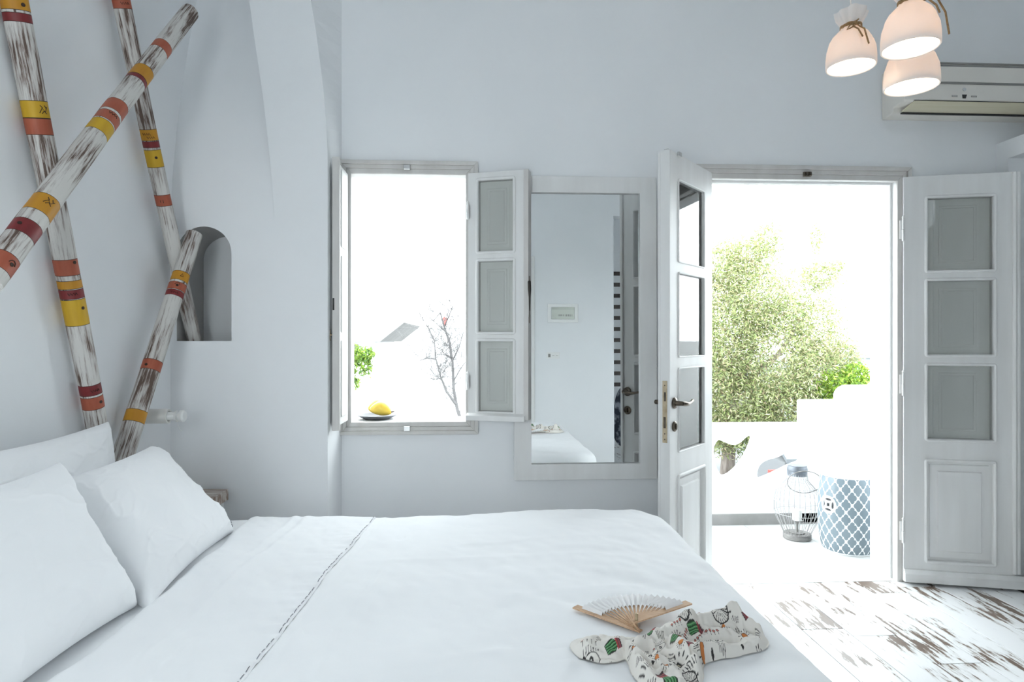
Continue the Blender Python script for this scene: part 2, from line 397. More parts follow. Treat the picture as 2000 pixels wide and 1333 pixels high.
# ------------------------------------------------------------------ window_1: frame and casements
def profiled_frame(name, x0, x1, z0, z1, wd, y, mat, parent, bottom=True, proj=.028):
    """moulded casing round an opening: three stepped mitred bands"""
    mb = MB()
    steps = [(0, .30, proj), (.30, .62, proj * .72), (.62, 1.0, proj * .5)]
    for a, b, p in steps:
        A, B = wd * a, wd * b
        X0, X1, Z1 = x0 + A, x1 - A, z1 - A; U0, U1, V1 = x0 + B, x1 - B, z1 - B
        Z0, V0 = (z0 + A, z0 + B) if bottom else (z0, z0)
        def quad(pts):
            mb.add([(x, y - p, z) for x, z in pts] + [(x, y + .002, z) for x, z in pts], [(3, 2, 1, 0), (4, 5, 6, 7), (0, 1, 5, 4), (1, 2, 6, 5), (2, 3, 7, 6), (3, 0, 4, 7)])
        quad([(X0, Z0), (U0, V0), (U0, V1), (X0, Z1)]); quad([(X1, Z0), (X1, Z1), (U1, V1), (U1, V0)]); quad([(X0, Z1), (U0, V1), (U1, V1), (X1, Z1)])
        if bottom: quad([(X0, Z0), (X1, Z0), (U1, V0), (U0, V0)])
    return mb.build(name, mat, parent, bevel=.002)

def raised(mb, x0, x1, z0, z1, y, s, mi=0, step=.02, h=.008):
    """raised field panel: two stepped bevelled plateaus facing s (-1: towards -y)"""
    def pl(a, ya, b, yb):
        P = [(x0 + a, ya, z0 + a), (x1 - a, ya, z0 + a), (x1 - a, ya, z1 - a), (x0 + a, ya, z1 - a)]
        Q = [(x0 + b, yb, z0 + b), (x1 - b, yb, z0 + b), (x1 - b, yb, z1 - b), (x0 + b, yb, z1 - b)]
        mb.add(P + Q, [(0, 1, 5, 4), (1, 2, 6, 5), (2, 3, 7, 6), (3, 0, 4, 7)], mi); return Q
    pl(0, y, .003, y + s * h * .6); pl(.003, y + s * h * .6, step, y + s * h * .6); pl(step, y + s * h * .6, step + .005, y + s * h * 1.3)
    Q = pl(step + .005, y + s * h * 1.3, step + .0051, y + s * h * 1.3)
    mb.add(Q, [(0, 1, 2, 3)], mi)

def moulding_ring(mb, x0, x1, z0, z1, y, s, wd=.016, h=.006):
    """rounded bead around an opening, standing proud of the leaf face"""
    pts = []
    r = .008
    for cx, cz, a0 in ((x1 + wd/2 - r, z1 + wd/2 - r, 0), (x0 - wd/2 + r, z1 + wd/2 - r, PI/2), (x0 - wd/2 + r, z0 - wd/2 + r, PI), (x1 + wd/2 - r, z0 - wd/2 + r, 1.5*PI)):
        for k in range(4):
            a = a0 + PI / 2 * k / 3; pts.append((cx + r * math.cos(a), y + s * h * .2, cz + r * math.sin(a)))
    mb.tube(pts, wd * .5, 8, closed=True)

def make_leaf(parent, wd, t, z0, z1, sl, sr, panes, panel=None, shutters=True, drip=None, frame_mat='wood_white', sec=1):
    """leaf in local coords: hinge at x=0, runs to x=wd, thickness 0..t in y; room face is y=0 (s=-1)"""
    holes = [[(sl, a), (wd - sr, a), (wd - sr, b), (sl, b)] for a, b in panes]
    if panel: holes.append([(sl, panel[0]), (wd - sr, panel[0]), (wd - sr, panel[1]), (sl, panel[1])])
    mb = MB().plate([(0, z0), (wd, z0), (wd, z1), (0, z1)], holes, 0, t)
    for a, b in panes: moulding_ring(mb, sl, wd - sr, a, b, 0, -1); moulding_ring(mb, sl, wd - sr, a, b, t, 1, .008)
    if panel: moulding_ring(mb, sl, wd - sr, *panel, 0, -1); moulding_ring(mb, sl, wd - sr, *panel, t, 1)
    leaf = mb.build('door_leaf' if panel else 'casement', M[frame_mat], parent, bevel=.0015)
    for a, b in panes:
        pt = t * (.30 if shutters else .68); box('pane', sl, wd - sr, pt, pt + .004, a, b, M['glass'], leaf)
    if shutters:
        for a, b in panes:
            m2 = MB().box(sl - .004, wd - sr + .004, t * .78, t * .78 + .012, a - .004, b + .004)
            mg = .022 * wd / .29; m2.box(sl + mg * 1.0, wd - sr - mg, t * .78 - .004, t * .78, a + .02, b - .02)
            raised(m2, sl + mg * 1.6, wd - sr - mg * 1.6, a + .035, b - .035, t * .78 - .004, -1, step=.012, h=.004)
            m2.build('shutter_panel', M['shutter'], leaf)
    if panel:
        m2 = MB().box(sl - .002, wd - sr + .002, t * .4, t * .6, panel[0] - .002, panel[1] + .002)
        raised(m2, sl + .012, wd - sr - .012, panel[0] + .012, panel[1] - .012, t * .45, -1, step=.035, h=.012); raised(m2, sl + .012, wd - sr - .012, panel[0] + .012, panel[1] - .012, t * .6, 1, step=.035, h=.012)
        m2.build('lower_panel', M['wood_white'], leaf)
    if drip:
        zz0, zz1, out, s, xe = drip; yb = 0 if s < 0 else t
        pr = [(yb, zz0), (yb + s * out, zz0), (yb + s * out, zz0 + (zz1 - zz0) * .7), (yb + s * out * .3, zz1), (yb, zz1)]
        m2 = MB(); m2.loft([[(x, y, z) for y, z in pr] for x in (-.002, xe)])
        m2.build('drip_board', M['wood_white'], leaf, bevel=.002)
    return leaf
def hinge(parent, x, y, z, L=.10):
    mb = MB().lathe([(.0065, z - L/2), (.0065, z - .001)], 12, (x, y, 0)).lathe([(.0055, z + .001), (.0055, z + L/2)], 12, (x, y, 0)).lathe([(.004, z + L/2), (.0075, z + L/2 + .003), (.003, z + L/2 + .012)], 12, (x, y, 0))
    mb.box(x - .014, x + .014, y + .004, y + .008, z - L * .4, z + L * .4)
    return mb.build('hinge', M['wood_white'], parent, smooth=True, autosmooth=35)
def place(leaf, x, y, ang, flip=False):
    leaf.location = (x, y, 0); leaf.rotation_euler = (0, 0, ang)
    if flip: leaf.scale = (-1, 1, 1)

win = empty('window_1', (WX0, W, WZ0)); win['kind'] = 'structure'
def rel(o, root):
    o.parent = root; o.matrix_parent_inverse = Matrix.Translation(root.location).inverted(); return o
wf = rel(profiled_frame('window_frame', -.694, -.003, .787, 2.150, .062, W, M['wood_grey'], None), win)
mb = MB()
for a, b, c, d in ((WX0 - .02, WX0, WZ0 - .02, WZ1 + .02), (WX1, WX1 + .02, WZ0 - .02, WZ1 + .02), (WX0, WX1, WZ1, WZ1 + .02), (WX0, WX1, WZ0 - .02, WZ0)):
    mb.box(a, b, W - .012, W + .06, c, d)
rel(mb.build('window_lining', M['wood_grey'], None, bevel=.002), win)
rel(box('window_sill', WX0 - .02, WX1 + .02, W + .06, W + TH + .03, WZ0 - .03, WZ0, M['lime']), win)
for z, s in ((WZ1 + .032, 1), (WZ0 - .028, -1)):      # strike catches at the middle of head and sill
    mb = MB().box(-.372, -.340, W - .030, W - .012, z - .012, z + .012).lathe([(.0, 0), (.009, .001), (.009, .012), (.005, .016), (0, .016)], 14, (-.356, W - .03, z), axis='y')
    rel(mb.build('catch', M['steel'], None, bevel=.002), win)
wp = [(1.70, 2.050), (1.300, 1.648), (.905, 1.250)]
LR = make_leaf(None, .292, .042, .862, 2.092, .055, .062, wp, None, True, (.860, .895, .035, -1, .295))
rel(LR, win); LR.matrix_parent_inverse = Matrix.Translation(win.location).inverted()
# mirrored hinge: this leaf hinges on its left end, opened past the wall normal so that its room face looks back at the room
place(LR, WX1 + .002, W - .02, math.radians(-17))
mb = MB().box(.287, .312, -.014, .046, .866, 2.09); mb.box(.306, .3135, -.010, -.0145, 1.37, 1.55)
mb.build('meeting_strip', M['wood_grey'], LR, bevel=.003)
mb = MB().tube([(.318, -.018, 1.545), (.320, -.030, 1.54), (.322, -.034, 1.50), (.321, -.030, 1.46), (.320, -.026, 1.40)], [.004, .008, .008, .004, .0025], 10)
mb.build('handle', M['iron_dark'], LR, smooth=True)
mb = MB().box(.3125, .3155, -.004, .004, 1.34, 1.57); mb.build('bolt_plate', M['bronze'], LR)
LL = make_leaf(None, .20, .028, .862, 2.075, .045, .045, wp, None, True, None)
rel(LL, win); LL.matrix_parent_inverse = Matrix.Translation(win.location).inverted()
place(LL, -.672, W - .030, math.radians(-90))
mb = MB().box(.197, .212, -.001, .034, .84, 2.10); mb.build('meeting_strip', M['wood_grey'], LL, bevel=.003)
MB().box(.2115, .2130, .002, .010, 1.395, 1.45).build('keyhole', M['black'], LL)
mb = MB().tube([(.203, -.012, 1.255), (.203, -.012, 1.305)], .003, 10).tube([(.203, .002, 1.282), (.203, -.018, 1.280)], .004, 10)
mb.build('handle', M['brass'], LL, smooth=True)
for z in (1.05, 1.9): hinge(LR, 0, -.004, z, .08)

# ------------------------------------------------------------------ door_1: frame and the two leaves
dr = empty('door_1', (1.68, W, 0)); dr['kind'] = 'structure'
rel(profiled_frame('door_frame', 1.088, 2.244, 0, 2.156, .07, W, M['wood_grey'], None, bottom=False), dr)
mb = MB().box(DX0 - .03, DX0, W - .01, W + .07, 0, DZ1 + .03).box(DX1, DX1 + .03, W - .01, W + .07, 0, DZ1 + .03).box(DX0, DX1, W - .01, W + .07, DZ1, DZ1 + .03)
mb.box(DX0, DX0 + .012, W + .03, W + .07, 0, DZ1).box(DX1 - .012, DX1, W + .03, W + .07, 0, DZ1).box(DX0 + .012, DX1 - .012, W + .03, W + .07, DZ1 - .012, DZ1)
rel(mb.build('door_lining', M['wood_white'], None, bevel=.002), dr)
mb = MB().box(1.665, 1.705, W - .034, W - .02, 2.098, 2.122).box(1.672, 1.680, W - .042, W - .034, 2.102, 2.118).box(1.690, 1.702, W - .042, W - .034, 2.100, 2.120)
rel(mb.build('catch', M['bronze'], None, bevel=.002), dr)
dp = [(1.617, 1.985), (1.185, 1.560), (.752, 1.125)]
DR = make_leaf(None, .505, .045, .012, 2.103, .112, .095, dp, (.125, .632), True, (.014, .075, .025, -1, .60))
rel(DR, dr); DR.matrix_parent_inverse = Matrix.Translation(dr.location).inverted()
place(DR, 2.196, W - .030, math.radians(-14.5))
# astragal on the free edge of the right leaf
pr = [(.492, 0), (.492, -.012), (.502, -.016), (.512, -.010), (.516, -.012), (.524, -.012), (.530, -.004), (.532, .045), (.505, .045), (.505, 0)]
mb = MB().loft([[(x, y, z) for x, y in pr] for z in (.085, 2.100)]); mb.build('meeting_strip', M['wood_white'], DR, bevel=.001)
for z in (.27, 1.03, 1.83): hinge(DR, -.004, -.006, z, .12)
# small drilled holes are not seen; left leaf: swung past square, outdoor face to the camera
DL = make_leaf(None, .505, .045, .012, 2.103, .112, .095, dp, (.125, .632), False, (.014, .06, .02, 1, .50))
rel(DL, dr); DL.matrix_parent_inverse = Matrix.Translation(dr.location).inverted()
# closed: runs from the left jamb to +x with its room face (y=0) to the room; swings by -131.5 degrees
place(DL, 1.145, W - .020, math.radians(-131.5))
def lever(parent, x, z, y, s, cyl=True):
    """s: side of the leaf the lever stands on"""
    mb = MB().lathe([(0, 0), (.024, 0), (.026, s * .004), (.022, s * .010), (.012, s * .012), (.010, s * .045), (0, s * .046)], 24, (x, y, z), axis='y')
    pts = [(x, y + s * .040, z), (x - .02, y + s * .046, z - .002), (x - .05, y + s * .046, z - .006), (x - .085, y + s * .044, z - .002), (x - .118, y + s * .040, z + .006)]
    mb.tube(pts, [.010, .011, .009, .0065, .007], 12)
    h = mb.build('lever_handle', M['bronze'], parent, smooth=True, autosmooth=50)
    mb = MB().lathe([(0, 0), (.022, 0), (.024, s * .005), (.018, s * .010), (.014, s * .010), (.012, s * .006), (0, s * .006)], 24, (x, y, z - .105), axis='y')
    mb.box(x - .002, x + .002, y + s * .006, y + s * .014, z - .118, z - .092)
    mb.build('lock_cylinder', M['bronze'], parent, smooth=True, autosmooth=50)
lever(DL, .462, .975, .045, 1); lever(DL, .462, .975, 0, -1)
mb = MB().box(.505, .5072, .011, .033, .80, 1.075)
mb.build('lock_plate', M['brass'], DL)
mb = MB().box(.5072, .5078, .018, .028, .985, 1.025, 0).box(.5072, .5076, .016, .027, .865, .915, 0)
for z in (.815, .84, 1.055): mb.lathe([(0, .5072), (.003, .5072), (.003, .5079), (0, .5079)], 10, (0, .022, z), axis='x')
mb.build('latch', M['bronze'], DL)
for z in (.27, 1.03, 1.83): hinge(DL, -.004, -.006, z, .12)
mb = MB().box(.4, .43, .048, .056, 2.09, 2.108).box(.475, .49, .01, .03, 2.103, 2.112); mb.build('top_bolt', M['steel'], DL)
mb = MB().box(.4895, .5045, -.012, 0, .02, 2.10); mb.build('meeting_strip', M['wood_white'], DL, bevel=.002)

# ------------------------------------------------------------------ mirror leaning a hair back against the wall
mi = empty('wall_mirror', (.53, W - .012, .556)); mi.rotation_euler = (math.radians(-.55), 0, 0)
tag(mi, 'tall wall mirror in a wide flat white wooden frame between window and door', 'mirror')
# rotation about x by a small negative angle moves the top away from the room
mh = 1.527
fx0, fx1 = -.353, .37
fr = MB().plate([(fx0, 0), (fx1, 0), (fx1, mh), (fx0, mh)], [[(fx0 + .086, .08), (fx1 - .085, .08), (fx1 - .085, mh - .083), (fx0 + .086, mh - .083)]], -.028, -.002)
fr.build('frame', M['wood_white'], mi, bevel=.002)
box('mirror_glass', fx0 + .082, fx1 - .081, -.010, -.006, .076, mh - .079, M['mirror'], mi)
mb = MB().box(fx0 + .076, fx1 - .084, -.006, -.001, .074, mh - .077); mb.build('backing_board', M['tan_wood'], mi)

# ------------------------------------------------------------------ air conditioner
ac = empty('air_conditioner', (2.098, W, 2.405))
tag(ac, 'cream split air conditioner with a tan louver high on the wall above the door', 'air conditioner')
acl = .86 - .25
def actube(prof, x0, x1, name, mat, bev=.004):
    mb = MB().loft([[(x, y, z) for y, z in prof] for x in (x0, x1)]); return mb.build(name, mat, ac, bevel=bev)
L = .87
actube([(0, 0), (0, .24), (-.14, .245), (-.170, .225), (-.173, .045), (-.165, .036), (-.09, .030), (-.085, .006), (-.03, 0)], 0, L, 'body', M['ac_body'], .005)
for z, h, nm in ((.226, .004, 'groove'), (.214, .004, 'groove'), (.128, .005, 'groove')):
    MB().box(.055, L, -.1755, -.1725, z - h, z + h).build(nm, M['greyband'], ac)
MB().box(.055, L, -.1750, -.1735, .134, .209).build('front_grille', M['ac_body'], ac)
mb = MB().add([(.055, -.1705, .036), (L, -.1705, .036), (L, -.100, .0065), (.04, -.100, .0065), (.055, -.1705, .041), (L, -.1705, .041), (L, -.095, .012), (.04, -.095, .012)], [(0, 3, 2, 1), (4, 5, 6, 7), (0, 1, 5, 4), (2, 3, 7, 6), (1, 2, 6, 5), (0, 4, 7, 3)])
mb.build('louver', M['ac_louver'], ac)
MB().box(.04, L, -.101, -.088, -.001, .006).build('air_slot', M['black'], ac)
MB().box(.05, L, -.1738, -.1700, .0385, .0405).build('air_slot', M['black'], ac)
MB().add([(.298, -.1745, .072), (.322, -.1745, .072), (.316, -.1745, .053), (.300, -.1745, .053), (.298, -.1725, .072), (.322, -.1725, .072), (.316, -.1725, .053), (.300, -.1725, .053)], [(0, 1, 2, 3), (7, 6, 5, 4), (0, 4, 5, 1), (1, 5, 6, 2), (2, 6, 7, 3), (3, 7, 4, 0)]).build('receiver_eye', M['black'], ac)
for xx in (.245, .345):
    mb = MB().box(xx, xx + .028, -.1740, -.1722, .066, .0675).box(xx, xx + .028, -.1742, -.1722, .0595, .0625).box(xx, xx + .0015, -.1740, -.1722, .0595, .0675).box(xx + .0265, xx + .028, -.1740, -.1722, .0595, .0675)
    mb.build('indicator_mark', M['greyband'], ac)
MB().lathe([(0, -.1722), (.009, -.1722), (.009, -.1738), (0, -.1738)], 16, (.31, 0, .098), axis='y').build('emblem', M['steel'], ac, label='small round silver emblem')

# ------------------------------------------------------------------ terrace outside
TF = 0.0; TY = 4.17
tf = box('floor_terrace', -3.5, 4.5, W + TH, TY + .35, -.25, -.012, M['tile_grey'], **ST)
me = bpy.data.meshes.new('tile'); bm = bmesh.new(); bmesh.ops.create_cube(bm, size=1); bm.transform(Matrix.Translation((0, 0, -.006)) @ Matrix.Diagonal((.597, .297, .012, 1))); bm.to_mesh(me); bm.free(); me.materials.append(M['tile'])
for a in range(-5, 7):
    for b in range(3):
        o = bpy.data.objects.new('tile', me); COL.objects.link(o); o.parent = tf; o.location = (.3 + a * .6 + (.3 if b % 2 else 0), W + TH + .15 + b * .3, 0)
def pix_xz(pts, Y): return [(p.x, p.z) for p in (on_y(u, v, Y) for u, v in pts)]
def smooth_loop(pts, it=2):
    for _ in range(it):
        q = []
        for i in range(len(pts)):
            a, b = pts[i], pts[(i + 1) % len(pts)]
            q += [(a[0] * .75 + b[0] * .25, a[1] * .75 + b[1] * .25), (a[0] * .25 + b[0] * .75, a[1] * .25 + b[1] * .75)]
        pts = q
    return pts
c1 = pix_xz([(1392, 880), (1398, 865), (1406, 857), (1418, 866), (1434, 871), (1446, 866), (1460, 852), (1476, 848), (1481, 858), (1474, 878), (1462, 902), (1444, 924), (1425, 937), (1410, 932), (1398, 912)], TY)
c2 = pix_xz([(1478, 925), (1484, 908), (1498, 899), (1520, 894), (1536, 884), (1548, 866), (1560, 855), (1590, 870), (1580, 905), (1555, 913), (1530, 926), (1508, 936), (1492, 942), (1481, 938)], TY)
c1 = smooth_loop(c1); c2 = smooth_loop(c2)
wdt = 1.10
def shift(L, d): return [(x + d, z) for x, z in L]
def flip(L, c): return [(2 * c - x, z) for x, z in L][::-1]
ptop = on_y(1470, 825, TY + .12).z
holes = [c1, c2]
cm = min(x for x, z in c1) - .06
holes += [flip(c1, cm), flip(c2, cm)]; off = 2 * (max(x for x, z in c2) - cm) + .15
holes += [shift(h, -off) for h in list(holes)]
MB().plate([(-3.4, -.2), (4.4, -.2), (4.4, ptop), (-3.4, ptop)], holes, TY, TY + .12).build('wall_terrace', M['plaster_out'], bevel=.006, **ST)
box('baseboard_terrace', -3.4, on_y(1640, 900, TY).x, TY - .012, TY, 0, .075, M['tile_grey'], **ST)
# stepped planter wall right of the cutouts
a0 = on_y(1555, 780, TY + .02); a1 = on_y(1625, 780, TY)
MB().box(a0.x, a1.x + .4, TY - .012, TY + .02, 0, a0.z).build('wall_terrace_step', M['plaster_out'], bevel=.012, **ST)
b0 = on_y(1626, 752, TY + .10); hh = b0.z
pr = [(b0.x, 0), (4.3, 0), (4.3, hh)] + [(b0.x + .09 - .09 * math.sin(a) * 1.0, hh - .075 + .075 * math.cos(a)) for a in np.linspace(0, PI / 2, 8)]
MB().plate(pr, [], TY - .03, TY + .10).build('wall_terrace_end', M['plaster_out'], bevel=.012, **ST)
# outer reveal of the doorway on the right, with its skirting
e0 = on_y(1741, 800, W + .07).x; e1 = on_y(1704, 800, W + TH).x
MB().add([(e0, W + .05, 0), (e1, W + TH + .02, 0), (e1, W + TH + .02, 2.1), (e0, W + .05, 2.1), (DX1 + .05, W + .05, 0), (DX1 + .05, W + TH + .02, 0), (DX1 + .05, W + TH + .02, 2.1), (DX1 + .05, W + .05, 2.1)],
         [(0, 1, 2, 3), (4, 7, 6, 5), (1, 5, 6, 2), (0, 3, 7, 4), (3, 2, 6, 7), (0, 4, 5, 1)]).build('trim_3', M['plaster_out'], **ST)
# neighbouring terrace side wall at the right, beyond the stool
box('wall_terrace_side', 2.85, 3.0, W + TH, TY + .1, 0, 1.25, M['plaster_out'], **ST)

cn = box('terrace_shade_slab', .2, 3.6, W + TH, 4.25, 2.62, 2.74, M['plaster_out'], bevel=.01); cn['kind'] = 'structure'  # out-of-view slab added to keep sky light off the terrace
# ------------------------------------------------------------------ ceramic garden stool
def quatre(p, q):
    """distance-like value of staggered quatrefoils, negative inside"""
    best = np.full(p.shape, 9.0)
    for ox, oy in ((0, 0), (1, 1)):
        x = (p - ox + 1) % 2 - 1; y = (q - oy + 1) % 2 - 1
        for cx, cy in ((.40, 0), (-.40, 0), (0, .40), (0, -.40)):
            best = np.minimum(best, np.hypot(x - cx, y - cy) - .385)
        best = np.minimum(best, np.maximum(np.abs(x), np.abs(y)) - .3)
    return best
sp = on_z(1662, 1091, 0); SR = .168
st = empty('garden_stool', (2.215, 3.645, 0)); tag(st, 'barrel shaped ceramic garden stool with blue grey and white quatrefoil lattice', 'stool')
H = .475
n, mz = 420, 260
ang = np.linspace(0, 2 * PI, n, endpoint=False); tz = np.linspace(0, 1, mz)
prof = .135 + (.165 - .135) * np.sin(np.clip(tz, 0, 1) * PI) ** .6
A, T = np.meshgrid(ang, tz, indexing='ij'); R = np.interp(T, tz, prof)
d = quatre(A / (2 * PI) * 32, T * H / .043)
rimz = (T > .94) | (T < .02)
ms = math.radians(200); da = (A - ms + PI) % (2 * PI) - PI; cxm, czm = da * .165, (T - .60) * H
rr = np.hypot(cxm, czm); motif = rr < .052
dark = ((np.abs(cxm) < .010) & (np.abs(czm) < .010))
for k in range(4):
    a = k * PI / 2; ex = cxm * math.cos(a) + czm * math.sin(a); ey = -cxm * math.sin(a) + czm * math.cos(a)
    dark |= (((ex - .030) / .0075) ** 2 + (ey / .021) ** 2) < 1
R = R - np.where((d < 0) & ~rimz & ~motif, .0012, 0) - np.where(dark & motif, .01, 0)
P = np.stack([R * np.cos(A), R * np.sin(A), T * H + 0 * A], -1)
white = np.array((.84, .85, .86)); blue = np.array((.17, .215, .245)); C = np.where(((d < 0) & ~rimz)[..., None], blue, white)
C = np.where(motif[..., None], white, C); C = np.where((dark & motif)[..., None], np.array((.03, .03, .035)), C)
me = grid_mesh(P, True); set_col(me, C.reshape(-1, 3)); link('barrel', me, M['glaze'], st, True)
mb = MB().lathe([(.135, H), (.130, H + .006), (.10, H + .012), (.04, H + .014), (.032, H + .008), (0, H + .008)], 48); mb.build('top', principled('white_glaze', (.84, .85, .86), .25), st, smooth=True)
for k in range(6):
    a = k * PI / 3; MB().lathe([(0, H + .0145), (.008, H + .0145), (.008, H + .0125), (0, H + .0125)], 12, (.068 * math.cos(a), .068 * math.sin(a), -.001)).build('piercing', M['slate'], st)
MB().lathe([(.118, 0), (.131, 0), (.1345, .006)], 48, caps=False).build('foot_ring', M['zinc'], st, smooth=True)

# ------------------------------------------------------------------ wire lantern
lc = on_z(1557, 1052, .0)
ln = empty('wire_lantern', (lc.x, lc.y, 0)); tag(ln, 'white wire cage lantern with ring handle beside the stool', 'lantern')
MB().lathe([(.080, 0), (.083, .003), (.083, .030), (.080, .034), (0, .034)], 40).build('base', M['zinc'], ln, smooth=True, autosmooth=40)
MB().lathe([(0, .430), (.058, .430), (.062, .434), (.062, .442), (.056, .462), (.058, .466), (0, .468)], 36).build('lid', M['zinc_lid'], ln, smooth=True, autosmooth=40)
MB().lathe([(.056, .400), (.060, .400), (.060, .432), (.056, .432)], 36).build('neck_band', M['zinc_lid'], ln, smooth=True, autosmooth=40)
wprof = [(.058, .415), (.064, .37), (.095, .335), (.125, .30), (.137, .25), (.137, .17), (.125, .13), (.100, .08), (.078, .032)]
for k in range(26):
    a = 2 * PI * k / 26; MB().tube([(r * math.cos(a), r * math.sin(a), z) for r, z in wprof], .0017, 6).build('wire', M['wire_white'], ln, smooth=True)
for r, z in ((.1375, .24), (.137, .165), (.118, .33)):
    MB().tube([(r * math.cos(a), r * math.sin(a), z) for a in np.linspace(0, 2 * PI, 40, endpoint=False)], .0016, 6, closed=True).build('hoop', M['wire_white'], ln, smooth=True)
MB().tube([(.12 * math.cos(a) * .92 + .012, -.068, .372 + .068 * math.sin(a)) for a in np.linspace(0, 2 * PI, 48, endpoint=False)], .0028, 8, closed=True).build('handle', M['zinc'], ln, smooth=True)
MB().lathe([(.045, .036), (.045, .040), (.006, .042), (.006, .10), (.03, .11), (.034, .115), (0, .116)], 24).build('candle_stand', M['zinc'], ln, smooth=True, autosmooth=40)
MB().lathe([(.028, .116), (.028, .18), (.025, .183), (0, .181)], 24).build('candle', M['candle'], ln, smooth=True, autosmooth=40)

# ------------------------------------------------------------------ garden beyond
box('ground', -40, 40, TY + .35, 60, -.8, -.55, M['pavement'], **ST)
def leaves(name, centers, size, mat, parent, cols, label=None):
    n = len(centers); L, Wd = size
    d = rng.normal(size=(n, 3)); d /= np.linalg.norm(d, axis=1)[:, None]
    e = np.cross(d, rng.normal(size=(n, 3))); e /= np.linalg.norm(e, axis=1)[:, None]
    s = rng.uniform(.6, 1.3, (n, 1)); c = np.asarray(centers)
    V = np.stack([c - d * L * s / 2, c + e * Wd * s / 2, c + d * L * s / 2, c - e * Wd * s / 2], 1).reshape(-1, 3)
    me = bpy.data.meshes.new(name); me.vertices.add(4 * n); me.vertices.foreach_set('co', V.astype(np.float32).ravel())
    me.loops.add(4 * n); me.loops.foreach_set('vertex_index', np.arange(4 * n)); me.polygons.add(n)
    me.polygons.foreach_set('loop_start', np.arange(0, 4 * n, 4)); me.update(calc_edges=True); me.validate()
    set_col(me, np.repeat(cols, 4, 0)); return link(name, me, mat, parent, kind='stuff', **({'label': label} if label else {}))
def crown(blobs, n, shell=.5):
    out = []; vol = np.array([b[1][0] * b[1][1] * b[1][2] for b in blobs]) ** .7; ks = rng.choice(len(blobs), n, p=vol / vol.sum())
    v = rng.normal(size=(n, 3)); v /= np.linalg.norm(v, axis=1)[:, None]; r = rng.uniform(shell, 1.02, (n, 1)) ** .6
    cs = np.array([b[0] for b in blobs])[ks]; rs = np.array([b[1] for b in blobs])[ks]
    return cs + v * r * rs * (1 + .12 * rng.normal(size=(n, 1)))
def leafcol(n, pal):
    pal = np.array(pal); k = rng.integers(0, len(pal), n); return pal[k] * rng.uniform(.7, 1.25, (n, 1))
PALE = [(.25, .31, .11), (.37, .42, .18), (.17, .22, .10), (.50, .51, .32), (.30, .32, .15), (.38, .31, .20)]
tr = empty('olive_tree', (3.24, 8.0, -.55)); tag(tr, 'bushy olive tree with pale green foliage beyond the terrace wall', 'tree')
T0 = Vector((3.24, 8, -.55))
def rpts(L): return [tuple(Vector(p) - T0) for p in L]
mb = MB().tube(rpts([(3.24, 8, -.56), (3.26, 8, -.2), (3.20, 8, .1), (3.35, 8, .6), (3.6, 8, 1.2)]), [.10, .085, .08, .07, .03], 10)
mb.tube(rpts([(3.22, 8, 0), (3.0, 8.1, .4), (2.8, 8.0, 1.0)]), [.06, .05, .02], 8).tube(rpts([(3.35, 8, .6), (3.9, 7.9, 1.1), (4.3, 8, 1.6)]), [.05, .035, .012], 8)
mb.build('trunk', M['bark'], tr, smooth=True)
blobs = []
def blob(u, v, ru, rv, Y=8.0):
    c = on_y(u, v, Y); s = Y / F * 1.02
    blobs.append((tuple(c - T0), (ru * s, ru * s * .9, rv * s)))
for b in ((1420, 640, 90, 130), (1400, 520, 60, 60), (1360, 700, 90, 120), (1480, 580, 90, 80), (1510, 700, 110, 130), (1590, 640, 60, 80), (1600, 740, 70, 80), (1500, 470, 34, 42), (1455, 500, 50, 45), (1595, 465, 16, 38), (1600, 540, 48, 36), (1635, 520, 16, 14), (1650, 700, 34, 50), (1440, 800, 80, 90), (1540, 800, 80, 80), (1400, 840, 70, 50), (1470, 830, 70, 45)):
    blob(*b)
cs = crown(blobs, 110000, .25)
leaves('foliage', cs, (.055, .013), M['leaf'], tr, leafcol(len(cs), PALE))
bu = on_y(1650, 765, 7.6)
sh = empty('green_bush', (bu.x, 7.6, -.55)); tag(sh, 'bright yellow green bush at the right edge of the olive tree', 'bush')
blobs = []; T0 = Vector((bu.x, 7.6, -.55))
for b in ((1640, 760, 44, 36, 7.6), (1672, 735, 26, 26, 7.6), (1655, 800, 50, 50, 7.6)): blob(*b)
cs = crown(blobs, 5000); leaves('foliage', cs, (.06, .022), M['leaf'], sh, leafcol(len(cs), [(.18, .30, .03), (.28, .38, .05), (.10, .18, .03)]))
MB().tube([(0, 0, -.01), (.03, 0, .5), (0, 0, 1.0)], [.04, .03, .012], 8).build('trunk', M['bark'], sh, smooth=True)
# buildings
def building(name, label, x0, x1, y0, y1, z0, z1, mat):
    r = empty(name, ((x0 + x1) / 2, (y0 + y1) / 2, z0)); tag(r, label, 'building')
    hx, hy = (x1 - x0) / 2, (y1 - y0) / 2
    MB().box(-hx, hx, -hy, hy, 0, z1 - z0).build('wall', mat, r); return r, hx, hy, z1 - z0
p = on_y(1690, 700, 16); q = on_y(1712, 752, 16)
r, hx, hy, hz = building('distant_house', 'pale blue grey house end far behind the bush', p.x, p.x + 2.5, 16, 19, -.55, p.z, M['stone_blue'])
MB().box(-hx - .1, hx + .1, -hy - .1, hy + .1, hz, hz + .12).build('roof', M['concrete'], r)
